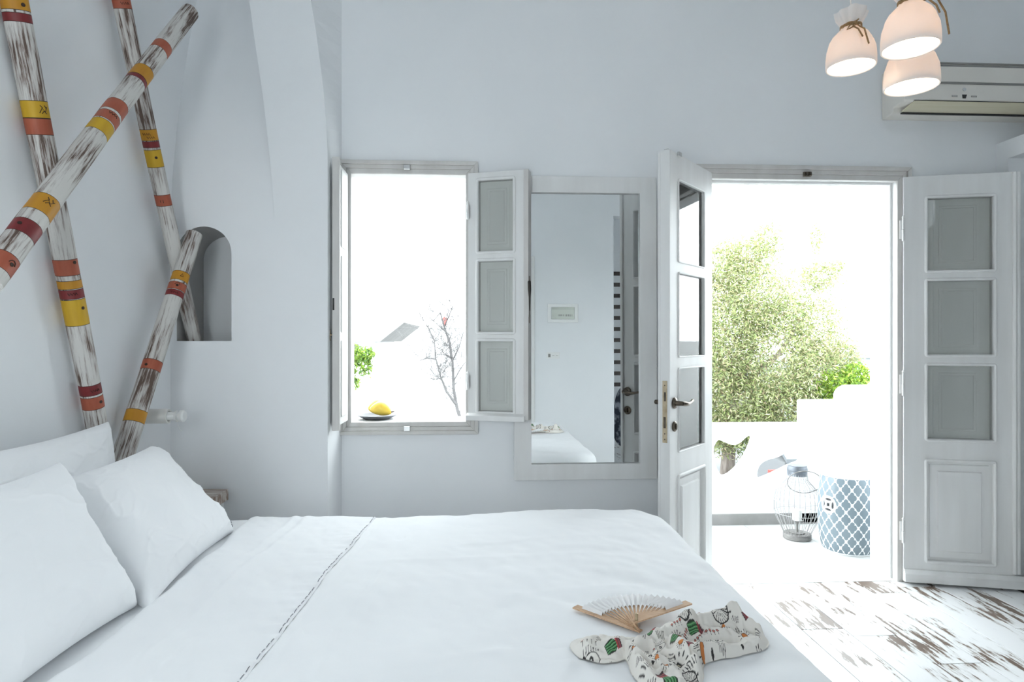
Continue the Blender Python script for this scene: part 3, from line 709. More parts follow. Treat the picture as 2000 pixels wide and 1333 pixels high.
# low white neighbour seen through the second cutout
c = on_y(1500, 905, 6.2)
r = empty('neighbour_house', (4.4, 7.0, -.55)); tag(r, 'low grey roofed house with a dark red window seen through the wall cutout', 'building')
g0 = on_y(1488, 905, 6.1)
MB().box(3.06 - 4.4, 2.2, -.9, -.3, 0, g0.z + .55).build('wall', M['lime_grey'], r)
MB().add([(-1.36, -.98, g0.z + .56), (2.3, -.98, g0.z + .56), (2.3, -.2, g0.z + .78), (-1.2, -.2, g0.z + .78), (-1.36, -.98, g0.z + .60), (2.3, -.98, g0.z + .60), (2.3, -.2, g0.z + .82), (-1.2, -.2, g0.z + .82)], [(3, 2, 1, 0), (4, 5, 6, 7), (0, 1, 5, 4), (1, 2, 6, 5), (2, 3, 7, 6), (3, 0, 4, 7)]).build('roof', M['slate_roof'], r)
wz = on_y(1512, 930, 6.1)
f = MB().box(wz.x - 4.4 - .06, wz.x - 4.4 + .30, -.925, -.89, wz.z + .55 - .3, wz.z + .55 + .06).build('window', M['terracotta'], r)
MB().box(wz.x - 4.4 - .03, wz.x - 4.4 + .27, -.935, -.925, wz.z + .55 - .27, wz.z + .55 + .03).build('pane', M['window_dark'], f)
# flat roofed house seen through the window
A0 = on_y(600, 628, 11.0); A1 = on_y(790, 628, 11.0)
r = empty('flat_roofed_house', (A0.x, 11.0, -.55)); tag(r, 'pale house with an overhanging flat concrete roof seen through the window', 'building')
zt0 = on_y(700, 630, 11).z + .55; zb0 = on_y(700, 668, 11).z + .55; ww = A1.x - A0.x; w2 = on_y(742, 668, 11).x - A0.x
MB().box(-1, w2 - .15, .4, 3, 0, zb0).build('wall', M['lime'], r)
MB().add([(-1.2, 0, zt0), (ww, 0, zt0), (w2, 0, zb0), (-1.2, 0, zb0), (-1.2, 3, zt0), (ww, 3, zt0), (w2, 3, zb0), (-1.2, 3, zb0)], [(0, 1, 2, 3), (7, 6, 5, 4), (0, 4, 5, 1), (1, 5, 6, 2), (2, 6, 7, 3), (3, 7, 4, 0)]).build('roof', M['concrete'], r)
mb = MB().box(.5, .8, .36, .40, zb0 - .35, zb0 - .05); mb.build('window', M['window_dark'], r)
r = empty('white_hillside_house', (-1.5, 14.8, -.55)); tag(r, 'wide white walled house low behind the bare tree', 'building')
gz = on_y(800, 640, 14).z + .55
MB().box(-3.5, 5.6, 0, 3, 0, gz).build('wall', M['lime'], r); MB().box(-3.6, 5.7, -.1, 3, gz, gz + .06).build('roof', M['lime'], r)
cp = on_y(861, 618, 14); mb = MB().lathe([(.05, gz), (.05, gz + .2), (.07, gz + .22), (.07, gz + .27), (0, gz + .3)], 12, (cp.x + 1.5, .8, 0)); mb.build('chimney_pot', M['terracotta'], r, smooth=True, label='small red chimney pot')
# bare tree right of the window view
t0 = on_y(905, 830, 5.2)
bt = empty('bare_tree', (t0.x, 5.2, -.55)); tag(bt, 'leafless grey tree with thin twigs seen through the window', 'tree')
BT = Vector((t0.x, 5.2, -.55)); mb = MB(); tw = MB()
def P5(u, v, dy=0): return on_y(u, v, 5.2 + dy) - BT
mains = [([(905, 835), (893, 800), (886, 760), (884, 710), (878, 670), (868, 640), (860, 612)], .016), ([(890, 790), (872, 765), (860, 735), (851, 700), (848, 665)], .011), ([(851, 702), (835, 700), (820, 705)], .006), ([(880, 700), (868, 692), (860, 680)], .006),
         ([(862, 740), (850, 742), (838, 740)], .004), ([(872, 650), (852, 632), (838, 620)], .006), ([(868, 640), (880, 610), (890, 580)], .006), ([(884, 705), (896, 680), (905, 650)], .007), ([(848, 665), (836, 640), (822, 618)], .006), ([(886, 745), (900, 720), (915, 700)], .006)]
mb.tube([(0, 0, 0), tuple(P5(905, 835))], [.03, .02], 8)
def cheap_twig(p, d, L, r, depth):
    q = p + d * L; tw.tube([p, (p + q) / 2 + Vector((random.uniform(-1, 1), random.uniform(-1, 1), random.uniform(-1, 1))) * L * .08, q], [r, r * .8, r * .5], 4)
    if depth:
        for _ in range(2 + (random.random() < .5)):
            e = (d + Vector((random.uniform(-1, 1), random.uniform(-1, 1), random.uniform(-.5, 1))) * .8).normalized()
            cheap_twig(p + (q - p) * random.uniform(.4, 1), e, L * random.uniform(.6, .85), r * .65, depth - 1)
for pts, r in mains:
    P = [P5(u, v, .05 * math.sin(i * 1.3 + u)) for i, (u, v) in enumerate(pts)]
    mb.tube(P, [r * (1 - .6 * i / (len(P) - 1)) for i in range(len(P))], 7)
    for i in range(1, len(P)):
        for _ in range(7):
            d = (Vector((random.uniform(-1, 1), random.uniform(-1, 1), random.uniform(.1, 1.1)))).normalized()
            cheap_twig(P[i].lerp(P[i - 1], random.random()), d, .17, .0022, 2)
mb.build('trunk', M['bark_pale'], bt, smooth=True); tw.build('twigs', M['bark_pale'], bt, kind='stuff')
# drooping green shrub left
s0 = on_y(700, 700, 5.0)
sh = empty('leafy_branch_shrub', (s0.x - .05, 5.0, -.55)); tag(sh, 'drooping green leafy shrub at the left of the window view', 'bush')
T0 = Vector((s0.x - .05, 5, -.55)); blobs = []
for b in ((698, 695, 24, 20, 5.0), (685, 725, 14, 30, 5.0), (712, 715, 14, 22, 5.0), (640, 700, 40, 40, 5.0), (722, 690, 12, 12, 5.0), (695, 748, 8, 14, 5.0)): blob(*b)
cs = crown(blobs, 2200, .2); leaves('foliage', cs, (.05, .013), M['leaf'], sh, leafcol(len(cs), [(.16, .26, .03), (.25, .35, .06), (.10, .20, .04)]))
MB().tube([(-.15, 0, 0), (-.12, 0, 1.0), (-.02, 0, 1.68)], [.02, .015, .006], 8).build('trunk', M['bark'], sh, smooth=True)

# plate with yellow fruit on the outer sill
pc = on_z(736, 812, WZ0 + .003); py = W + .155
px_ = on_y(737, 800, py).x
pl = MB().lathe([(0, .002), (.06, .002), (.088, .010), (.100, .020), (.103, .022), (.098, .016), (.065, .0), (0, 0)], 40).build('plate', M['slate'], smooth=True)
pl.location = (px_, py, WZ0 + .001); tag(pl, 'dark slate plate on the outer window sill', 'plate')
def fruit(label, x, y, rz, L, R):
    rings = []
    for i in range(18):
        t = i / 17; a = t * PI; r = R * math.sin(a) ** .7 + .001; z = L * (t - .5); c = .012 * math.sin(a)
        rings.append([(z, r * math.cos(b), r * math.sin(b) + c) for b in (2 * PI * j / 16 for j in range(16))])
    o = MB().loft(rings).build('yellow_fruit', M['fruit'], smooth=True)
    MB().tube([(L / 2 - .004, 0, .002), (L / 2 + .012, 0, .008)], [.005, .003], 8).build('stem', M['bark'], o)
    o.location = (x, y, WZ0 + .024 + R * .62); o.rotation_euler = (0, math.radians(8), rz); tag(o, label, 'fruit', 'yellow fruit on the sill plate'); return o
fruit('longer yellow fruit lying at the right of the sill plate', px_ + .022, py - .03, -.25, .125, .036)
fruit('rounder yellow fruit behind on the left of the sill plate', px_ - .012, py + .046, .5, .095, .038)

# ------------------------------------------------------------------ bed
BZ = .58; BX1 = .735; BY0, BY1 = .66, 2.50
bed = empty('bed', (0, 1.55, 0)); tag(bed, 'large double bed made up in white against the pole-decorated wall', 'bed')
box('base', XL + .03, BX1 - .06, BY0 - 1.55 + .05, BY1 - 1.55 - .05, .10, .30, M['wood_white'], bed, bevel=.01)
for x in (XL + .12, BX1 - .15):
    for y in (BY0 - 1.42, BY1 - 1.68): box('leg', x - .03, x + .03, y - .03, y + .03, 0, .10, M['wood_white'], bed)
def drape(x0, x1, y0, y1, r, top, drop, rc, n, m, bump, hang=('l', 'r', 'n', 'f')):
    """rounded slab of cloth: top surface at z=top with sides turning down by drop"""
    ext = r * PI / 2 + drop
    ex = [x0 - (ext if 'l' in hang else 0), x1 + (ext if 'r' in hang else 0)]; ey = [y0 - (ext if 'n' in hang else 0), y1 + (ext if 'f' in hang else 0)]
    xs = np.linspace(ex[0], ex[1], n); ys = np.linspace(ey[0], ey[1], m); P = np.zeros((n, m, 3))
    # the inner rectangle is inset by r so that the turned edge stands at x1, y1
    X0 = x0 + (r if 'l' in hang else 0); X1 = x1 - (r if 'r' in hang else 0); Y0 = y0 + (r if 'n' in hang else 0); Y1 = y1 - (r if 'f' in hang else 0)
    for i, x in enumerate(xs):
        for j, y in enumerate(ys):
            cx0, cx1 = X0 + (rc if 'l' in hang else 0), X1 - (rc if 'r' in hang else 0); cy0, cy1 = Y0 + (rc if 'n' in hang else 0), Y1 - (rc if 'f' in hang else 0)
            qx = min(max(x, cx0), cx1); qy = min(max(y, cy0), cy1); dx, dy = x - qx, y - qy; d = math.hypot(dx, dy)
            if d <= rc or d == 0: px, py_, z, k = x, y, top, 0
            else:
                ux, uy = dx / d, dy / d; e = d - rc; a = min(e / r, PI / 2)
                px, py_ = qx + ux * (rc + r * math.sin(a)), qy + uy * (rc + r * math.sin(a)); z = top - r * (1 - math.cos(a)) - max(0, e - r * PI / 2); k = a
                if e > r * PI / 2:
                    wv = .010 * math.sin((px + py_) * 22) * min(1, (e - r * PI / 2) / .1); px += ux * wv; py_ += uy * wv
            P[i, j] = (px, py_, z + bump(px, py_) * math.cos(k))
    return grid_mesh(P)
# fitted sheet over the mattress (left of the duvet)
def b_sheet(x, y): return .004 * fbm(x * 3, y * 5, 1) - .004
me = drape(XL + .02, BX1 - .03, BY0 + .02, BY1 - .02, .05, BZ - .008, .22, .02, 90, 70, b_sheet)
for v in me.vertices: v.co.y -= 1.55
link('mattress', me, M['linen'], bed, True, label='white fitted sheet over the mattress')
def fold(x, y, x0, y0, ang, wd, h):
    c, s = math.cos(ang), math.sin(ang); d = -(x - x0) * s + (y - y0) * c
    return h * math.exp(-(d / wd) ** 2)
def hem_x(y): return float(np.interp(y, [.6, 1.23, 2.43], [-.52, -.475, -.398]))
def b_duvet(x, y):
    z = .010 * fbm(x * 1.6, y * 1.8, 4.2, 3) + .0055 * fbm(x * 5.5 + y * 2, y * 5, 2, 3) + .003 * math.exp(-((x - hem_x(y) - .035) / .012) ** 2) + .0025 * math.exp(-((x - hem_x(y) - .10 - .03 * y) / .012) ** 2) + .0012 * fbm(x * 14, y * 20, 8)
    z += .016 * math.exp(-((x - .38) / .22) ** 2) * math.exp(-((y - 2.3) / .35) ** 2)
    z += .004 * math.exp(-((x - .05) / .03) ** 2) * math.exp(-((y - 1.3) / .12) ** 2)
    for k, (xx, yy, an) in enumerate(((.1, 1.38, .25), (.25, 1.30, -.3), (-.1, 1.95, .05), (.1, 2.1, .08), (.3, 1.7, .12))):
        r2 = ((x - xx) ** 2 + (y - yy) ** 2) / .045
        z += fold(x, y, xx, yy, an, .012, .003) * math.exp(-r2)
    z -= .004 * max(0, -x - .2) * 2
    return z
DX = -.86
me = drape(DX, BX1, BY0, BY1, .06, BZ - .006, .28, .07, 200, 200, b_duvet, ('r', 'n', 'f'))
dv = link('duvet', me, M['linen'], None, True); tag(dv, 'smooth white duvet covering the foot two thirds of the bed', 'duvet')
# turned-back top sheet with stitched hem
n, m = 150, 220; P = np.zeros((n, m, 3)); hem = []
for j in range(m):
    y = BY0 - .0 + (BY1 + .004 - BY0) * j / (m - 1); hx_ = hem_x(y) + .0012 * math.sin(y * 19)
    xl = -.875 - .02 * math.sin(y * 3)
    for i in range(n):
        t = i / (n - 1); x = xl + (hx_ - xl) * t
        z = BZ - .0015 + b_duvet(x, y) + .014 * (1 - t) ** 1.5
        pk = math.exp(-((1 - t) / .16) ** 2); z += pk * .0030 * (.3 + fbm(x * 8, y * 34, 5, 2))
        dg = (x + .66) * .75 + (y - 2.0) * .0
        for k, (o_, h_) in enumerate(((-.80, .004), (-.735, .006), (-.69, .005), (-.62, .004), (-.56, .003))):
            z += h_ * math.exp(-((x - o_ - .05 * (y - 1.8)) / .012) ** 2) * (.5 + .5 * math.sin(y * 2.2 + k * 1.7))
        z -= .026 * math.exp(-(t / .04) ** 2)
        if t > .995: z -= .004
        yy = y
        ed = min(1, max(0, (y - (BY1 - .075)) / .079)); z -= .07 * (1 - math.sqrt(max(0, 1 - ed * ed)))
        P[i, j] = (x, yy, z)
    hem.append(P[n - 2, j].copy())
me = grid_mesh(P); ts = link('top_sheet', me, M['linen'], None, True); tag(ts, 'turned-back white top sheet with a dashed grey hem across the bed', 'sheet')
mb = MB(); j = 2
while j < m - 8:
    a, b = hem[j], hem[j + 2]
    if random.random() < .85:
        mb.tube([(a[0] - .004, a[1], a[2] + .0012), ((a[0] + b[0]) / 2 - .004, (a[1] + b[1]) / 2, (a[2] + b[2]) / 2 + .0018), (b[0] - .004, b[1], b[2] + .0012)], .0009, 5)
    j += 3
mb.build('hem_stitching', M['brown_stitch'], ts, kind='stuff')
# hanging far side of the sheet
P = np.zeros((40, 14, 3))
for i in range(40):
    x = -.885 + (hem_x(BY1) + .885) * i / 39
    for j in range(14): P[i, j] = (x, BY1 + .006 + .004 * math.sin(i * .7), BZ - .06 - j * .02)
link('side_drop', grid_mesh(P), M['linen'], ts, True)

# ------------------------------------------------------------------ pillows
def pillow(label, base, yaxis, up, wd, ht, th, seed, hem_end=None, sag=.0):
    """base: centre of the bottom edge; yaxis: along the bottom edge; up: leaning direction"""
    ex = Vector(yaxis).normalized(); uz = Vector(up).normalized(); uz = (uz - ex * uz.dot(ex)).normalized(); nn = ex.cross(uz)
    if nn.x < 0: nn = -nn
    n = 130
    root = empty('pillow', base); tag(root, label, 'pillow', None)
    def side(s):
        P = np.zeros((n, n, 3))
        for i in range(n):
            for j in range(n):
                a = -1 + 2 * i / (n - 1); b = -1 + 2 * j / (n - 1)
                x = a * wd / 2 * (1 - .10 * (1 - b * b) ** .8 * abs(a) ** 2); y = b * ht / 2 * (1 - .09 * (1 - a * a) ** .8 * abs(b) ** 2)
                e = (1 - a ** 4) * (1 - b ** 4); e = max(e, 0); t = th / 2 * e ** .42
                wr = .010 * fbm(a * 1.3 + seed, b * 1.3, seed, 2) * e ** .3
                # gathers running inward from the edges
                ea = max(0, abs(a) - .45) / .55; eb = max(0, abs(b) - .45) / .55
                wr += .008 * eb ** 1.5 * fbm(a * 6 + seed * 3, b * .8, seed + 5, 1) * e ** .25 + .008 * ea ** 1.5 * fbm(a * .8, b * 6 + seed, seed + 9, 1) * e ** .25
                q1 = 1 - abs(noise.noise(Vector((a * 2.0 + b * 1.2 + seed, b * 2.6 - a * .6, seed * 2)))) * 2.2
                q2 = 1 - abs(noise.noise(Vector((a * 4.2 - b * 2.0 + seed * 2, b * 4.0 + a, seed)))) * 2.4
                wr += (.0055 * max(0, q1) ** 5 + .0035 * max(0, q2) ** 4) * (.25 + .75 * max(abs(a), abs(b)) ** 2) * e ** .4
                t = s * (t + wr * (1 if e > 0 else 0))
                yy = y - (sag * (1 - a * a) if b > 0 else 0) * (b > 0) * b
                flat = .018 * max(0, -b) ** 3 * 0
                p = ex * x + uz * (yy + ht / 2) + nn * t
                P[i, j] = p
        return P
    A = side(1); B = side(-1)
    me1 = grid_mesh(A); me2 = grid_mesh(B)
    bm = bmesh.new(); bm.from_mesh(me1); bm.from_mesh(me2); bmesh.ops.remove_doubles(bm, verts=bm.verts, dist=.0006); bmesh.ops.recalc_face_normals(bm, faces=bm.faces)
    bm.to_mesh(me1); bm.free(); c = link('case', me1, M['linen'], root, True)
    if hem_end is not None:
        k = int(.965 * (n - 1)) if hem_end > 0 else int(.035 * (n - 1)); mb = MB()
        for j in range(4, n - 6, 4):
            if random.random() < .55:
                mb.tube([tuple(Vector(A[k, j + q]) + nn * .0012) for q in (0, 1, 2, 3)], .0011, 5)
        mb.build('hem_stitching', M['brown_stitch'], root, kind='stuff')
    return root
pillow('plump white pillow in front, nearest and cut by the left frame edge', (-.885, 1.30, BZ - .010), (.02, 1, 0), (-.42, -.02, .80), .70, .42, .17, 1.3)
pillow('plump white pillow leaning in front at the far side of the bed', (-.855, 1.955, BZ - .010), (-.06, 1, 0), (-.66, .05, .72), .64, .42, .16, 4.7, 1)
pillow('white pillow leaning on the wall behind, its top corner beside the short pole', (-1.20, 1.83, BZ + .005), (.0, 1, 0), (-.12, .06, .95), .70, .40, .12, 8.1)
pillow('rumpled white pillow leaning on the wall behind the nearest one', (-1.20, 1.12, BZ + .005), (.02, 1, 0), (-.14, .02, .95), .68, .39, .12, 12.9)

# ------------------------------------------------------------------ painted poles
def find_t(A, B, u, v):
    best = (1e9, 0)
    for k in range(1001):
        t = k / 1000; p = A.lerp(B, t); q = proj(p); d = (q[0] - u) ** 2 + (q[1] - v) ** 2
        if d < best[0]: best = (d, t)
    return best[1]
BM = {'y': 1, 'a': 2, 'o': 3, 'c': 4}
def pole(label, A, B, r0, r1, bands, seed, marks=(), slant=False):
    A, B = Vector(A), Vector(B); L = (B - A).length; root = empty('painted_pole', A); tag(root, label, 'pole', None)
    d = (B - A).normalized(); q = d.to_track_quat('Z', 'Y'); root.rotation_euler = q.to_euler()
    segs = []
    for u0, v0, u1, v1, c in bands:
        t0, t1 = sorted((find_t(A, B, u0, v0), find_t(A, B, u1, v1))); segs.append((t0 * L, t1 * L, c))
    segs.sort(); zs = set(np.linspace(0, L, 90).tolist()); ink = .0016
    for a, b, c in segs: zs |= {a, a + ink, b - ink, b}
    zs = sorted(zs); n = 24; mb = MB(); rings = []
    def rad(z, a):
        t = z / L; r = r0 + (r1 - r0) * t
        return r * (1 + .05 * noise.noise(Vector((math.cos(a) * 1.2, math.sin(a) * 1.2, z * 2.2 + seed))) + .03 * noise.noise(Vector((math.cos(a) * 3, math.sin(a) * 3, z * 9 + seed))))
    cxs = lambda z: .004 * math.sin(z * 2.5 + seed)
    for z in zs:
        rings.append([(rad(z, a) * math.cos(a) + cxs(z), rad(z, a) * math.sin(a), z) for a in (2 * PI * j / n for j in range(n))])
    vs = [p for R in rings for p in R]; fs = []; mis = []
    for i in range(len(zs) - 1):
        zm = (zs[i] + zs[i + 1]) / 2; mi_ = 0
        for a, b, c in segs:
            if a <= zm <= b: mi_ = 5 if (zm < a + ink or zm > b - ink) else BM[c]
        for j in range(n): k = (j + 1) % n; fs.append((i * n + j, i * n + k, (i + 1) * n + k, (i + 1) * n + j)); mis.append(mi_)
    fs.append(tuple(range(n - 1, -1, -1))); mis.append(0); fs.append(tuple((len(zs) - 1) * n + j for j in range(n))); mis.append(0)
    m0 = MB(); m0.v = vs; m0.f = fs; m0.mi = mis
    o = m0.build('pole', [M['driftwood'], M['yellow'], M['amber'], M['orange'], M['crimson'], M['ink']], root, smooth=True, autosmooth=50)
    # drawn marks: short ink strokes lying on the surface towards the viewer
    inv = q.to_matrix().inverted()
    for u, v, strokes in marks:
        t = find_t(A, B, u, v); P0 = A.lerp(B, t); cd = inv @ (Vector((0, 0, EYE)) - P0); a0 = math.atan2(cd.y, cd.x); md = MB()
        # side of the pole picked by how far the mark sits from the centre line
        pu, pv = proj(P0); side = inv @ (ray(u, v).normalized() * (P0 - Vector((0, 0, EYE))).length - (P0 - Vector((0, 0, EYE))))
        ra = (r0 + r1) / 2; perp = Vector((-math.sin(a0), math.cos(a0), 0)); sft = max(-.7, min(.7, side.dot(perp) / ra)); ac_ = a0 + math.asin(sft)
        for s in strokes:
            pts = []
            for da, dz in s:
                z = t * L + dz; a = ac_ + da / ra; r = rad(z, a) + .0008
                pts.append((r * math.cos(a) + cxs(z), r * math.sin(a), z))
            if len(pts) == 1:
                p = Vector(pts[0]); nrm = Vector((p.x, p.y, 0)).normalized(); tt = nrm.cross(Vector((0, 0, 1)))
                md.loft([[tuple(p + nrm * h + rr * (math.cos(b) * tt + math.sin(b) * Vector((0, 0, 1)))) for b in (2 * PI * j / 10 for j in range(10))] for h, rr in ((-.003, .0055), (.0004, .0055), (.0008, .004))])
            else: md.tube(pts, .0011, 5)
        md.build('ink_drawing', M['ink'], root)
    return root
DOT = [[(0, 0)]]
SQUIG = [[(-.012, -.01), (-.004, .004), (.004, -.006), (.012, .008)], [(-.008, .012), (-.002, .004)], [(.008, -.012), (.0, -.004), (-.006, -.012)], [(.004, .012), (.008, .004)]]
TRI = [[(-.006, -.006), (0, .008), (.006, -.006), (-.006, -.006)]]
ARC = [[(-.01, 0), (-.006, .008), (0, .011), (.006, .008), (.01, 0)], [(0, -.002)]]
ZZ = [[(-.014, .004), (-.01, -.004), (-.006, .004), (-.002, -.004), (.002, .004), (.006, -.004), (.010, .004), (.014, -.004)]]
RP = .034
# pole lying on the left wall
p0 = on_x(196, 880, XL + RP + .008); p1 = on_x(36, 30, XL + RP + .008); p1x = p1 + (p1 - p0) * .12
pole('painted pole fixed flat on the left wall, its foot behind the pillows', p0, p1x, .033, .035,
     [(24, -4, 29, 24, 'a'), (32, 28, 36, 47, 'c'), (68, 197, 74, 232, 'y'), (75, 232, 80, 264, 'o'), (128, 505, 134, 537, 'o'), (138, 545, 141, 562, 'a'), (141, 563, 145, 581, 'c'), (145, 582, 153, 633, 'y'), (176, 748, 180, 768, 'c'), (182, 771, 187, 795, 'o')], 1.0,
     [(47, 8, DOT), (86, 212, SQUIG), (160, 598, DOT), (140, 572, ZZ), (183, 758, ZZ), (196, 780, DOT), (146, 508, DOT)])
# pole from the wall into the niche
q0 = Vector((-1.222, DN + .045, NZ0 + .005)); q0 = on_y(380, 664, DN + .07); q1 = on_x(236, 2, XL + .05); q1x = q1 + (q1 - q0) * .10
pole('painted pole whose foot stands in the arched niche', q0, q1x, .030, .032,
     [(230, -6, 238, 19, 'o'), (289, 252, 292, 275, 'a'), (292, 276, 295, 289, 'c'), (296, 292, 304, 327, 'y'), (314, 380, 319, 402, 'o')], 3.3,
     [(306, 306, DOT), (287, 262, ZZ), (296, 268, ZZ), (318, 391, [[(-.006, -.006), (-.006, .004)], [(.004, -.008), (.004, .005)]]), (243, 6, ZZ)])
# long diagonal pole in front
far = on_y(371, 24, 2.68); near = on_x(-30, 552, -1.235)
pole('longest painted pole crossing diagonally in front of the others', near, far, .036, .034,
     [(-8, 540, 12, 512, 'o'), (29, 465, 46, 440, 'c'), (60, 420, 82, 390, 'a'), (184, 265, 200, 246, 'y'), (203, 246, 212, 229, 'o'), (214, 225, 228, 206, 'o'), (262, 163, 266, 157, 'c'), (266, 157, 280, 139, 'a'), (310, 106, 319, 92, 'o')], 5.1,
     [(85, 408, SQUIG), (10, 530, ARC), (30, 446, DOT), (214, 236, ZZ)])
# short pole leaning across the niche
s1 = on_y(378, 458, DN - .045); s0 = on_x(238, 905, XL + .06)
pole('short painted pole leaning from behind the pillow up across the niche', s0, s1, .038, .034,
     [(248, 823, 256, 800, 'a'), (285, 724, 292, 705, 'o'), (335, 582, 341, 572, 'c'), (341, 571, 347, 557, 'o'), (346, 553, 353, 536, 'a')], 7.7,
     [(353, 545, TRI), (344, 563, ARC), (286, 716, DOT), (338, 577, ZZ)])

# ------------------------------------------------------------------ reading lamp and shelf on the left wall
lp = on_x(275, 812, XL)
rl = empty('reading_lamp', (XL, 2.63, .945)); tag(rl, 'white tubular reading lamp on the wall beside the short pole', 'lamp')
MB().lathe([(0, 0), (.034, 0), (.034, .006), (.030, .008), (.030, .108), (.0285, .112), (.022, .112), (.022, .100), (0, .100)], 32, axis='x').build('housing', M['plastic'], rl, smooth=True, autosmooth=40)
MB().lathe([(.018, .10), (.018, .143), (.016, .146), (0, .146)], 28, axis='x').build('neck', M['plastic_w'], rl, smooth=True, autosmooth=40)
MB().lathe([(.022, .140), (.024, .142), (.024, .148), (.016, .150), (.016, .156), (.024, .158), (.025, .170), (.020, .176), (0, .177)], 28, axis='x').build('cap', M['plastic_w'], rl, smooth=True, autosmooth=40)
MB().tube([(.146, 0, -.022), (.150, -.002, -.040), (.158, -.004, -.055), (.166, -.004, -.062)], .001, 6).build('cord', M['plastic_w'], rl)
sc = on_y(444, 957, DN - .02); sh = empty('bedside_shelf', (XL, DN - .35, .565)); tag(sh, 'small worn wooden shelf low in the corner behind the far pillow', 'shelf')
M['shelfwood'] = mottled('worn_brown_white_wood', (.30, .20, .15), (.62, .57, .53), .6, 22, (.3, 2, 1), lo=.4, hi=.6, bump=.3, dist=.002)
MB().box(0, .262, 0, .33, -.022, .022).build('board', M['shelfwood'], sh, bevel=.003)
MB().box(0, .262, -.004, .33, .0225, .027).build('top_board', M['shelfwood'], sh, bevel=.002)
MB().box(.0, .25, .28, .31, -.06, -.022).build('bracket', M['wood_white'], sh, bevel=.002)

# ------------------------------------------------------------------ pendant lamps
def pendant(label, u, v, wpx, rim_r, rot, bow):
    dep = rim_r * 2 * F / wpx; r = ray(u, v); c = Vector((0, 0, EYE)) + r * (dep)
    root = empty('pendant_lamp', c, rot); tag(root, label, 'lamp', None)
    prof = [(1.0, 0), (1.005, .10), (1.0, .4), (.97, .75), (.88, 1.05), (.73, 1.30), (.55, 1.48), (.42, 1.62), (.36, 1.74), (.40, 1.84), (.50, 1.98), (.60, 2.14), (.66, 2.30), (.67, 2.38)]
    n = 72; rings = []
    for k, (rr, z) in enumerate(prof):
        plt = 0 if z < .7 else min(1, (z - .7) / 1.0); ring = []
        for j in range(n):
            a = 2 * PI * j / n; q = rr * (1 + plt * .07 * math.sin(9 * a + .6 * math.sin(2 * a)) + plt * .05 * math.sin(4 * a + 1)); zz = z + (.06 * math.sin(3 * a + 1) if z > 2.2 else 0)
            ring.append((rim_r * q * math.cos(a), rim_r * q * math.sin(a), rim_r * zz))
        rings.append(ring)
    inner = [[(x * .93, y * .93, z) for x, y, z in R] for R in rings]
    mb = MB(); mb.loft(rings[::-1] + [[(x * .965, y * .965, -.003) for x, y, z in rings[0]]] + inner, caps=False)
    o = mb.build('shade', M['porcelain'], root, smooth=True)
    R = rim_r
    MB().lathe([(0, R * .03), (R * .6, R * .04), (R * .84, R * .08), (R * .90, R * .14), (R * .88, R * .18), (0, R * .20)], 32).build('bulb', M['bulb'], root, smooth=True)
    mb = MB()
    for dz in (-.03, .04):
        mb.tube([(R * .405 * math.cos(a), R * .405 * math.sin(a), R * (1.74 + dz + .015 * math.sin(5 * a))) for a in np.linspace(0, 2 * PI, 30, endpoint=False)], .0030, 7, closed=True)
    for pts in bow: mb.tube([(R * x, R * y, R * z) for x, y, z in pts], .0026, 7)
    mb.lathe([(0, -.009), (.008, -.005), (.009, .002), (0, .009)], 10, (bow[0][0][0] * R, bow[0][0][1] * R, bow[0][0][2] * R))
    mb.build('twine_bow', M['twine'], root, smooth=True)
    MB().tube([(0, 0, R * 1.7), (0, 0, HC - c.z)], .0022, 8).build('cord', M['plastic_w'], root)
    MB().lathe([(0, 0), (.03, -.001), (.032, -.02), (.010, -.03), (0, -.03)], 20, (0, 0, HC - c.z)).build('ceiling_rose', M['plastic_w'], root, smooth=True)
    l = bpy.data.lights.new('bulb_light', 'POINT'); l.energy = .28; l.color = (1, .74, .48); l.shadow_soft_size = .03
    lo = bpy.data.objects.new('bulb_light', l); lo.location = (0, 0, rim_r * .75); lo.parent = root; COL.objects.link(lo)
    l.use_shadow = True
    return root
bowA = [[(-.1, -.46, 1.70), (-.22, -.56, 1.50), (-.20, -.86, 1.25), (-.12, -1.03, .85)], [(-.08, -.48, 1.70), (.02, -.60, 1.5), (.04, -.90, 1.25), (.14, -1.04, .55)], [(-.1, -.46, 1.72), (-.36, -.52, 1.58), (-.44, -.44, 1.42), (-.24, -.50, 1.5), (-.1, -.46, 1.7)], [(-.1, -.46, 1.72), (.1, -.42, 1.92), (.2, -.38, 1.98)]]
bowB = [[(.30, -.36, 1.74), (.38, -.5, 1.6), (.44, -.78, 1.25), (.46, -.92, .90)], [(.30, -.36, 1.74), (.50, -.35, 1.80), (.72, -.5, 1.62), (.95, -.58, 1.1), (1.12, -.55, .30)]]
bowC = [[(-.30, -.34, 1.74), (-.5, -.5, 1.5), (-.72, -.66, 1.2), (-.74, -.74, .85)], [(-.3, -.34, 1.74), (-.2, -.5, 1.5), (-.1, -.86, 1.2)]]
pendant('left pendant lamp of the three, a porcelain sack tied with twine', 1662, 131, 89, .080, 0, bowA)
pendant('topmost pendant lamp, porcelain sack with a long twine end hanging past its right side', 1778, 94, 102, .074, 0, bowB)
pendant('lowest pendant lamp, porcelain sack hanging behind the topmost one', 1780, 170, 96, .087, 0, bowC)

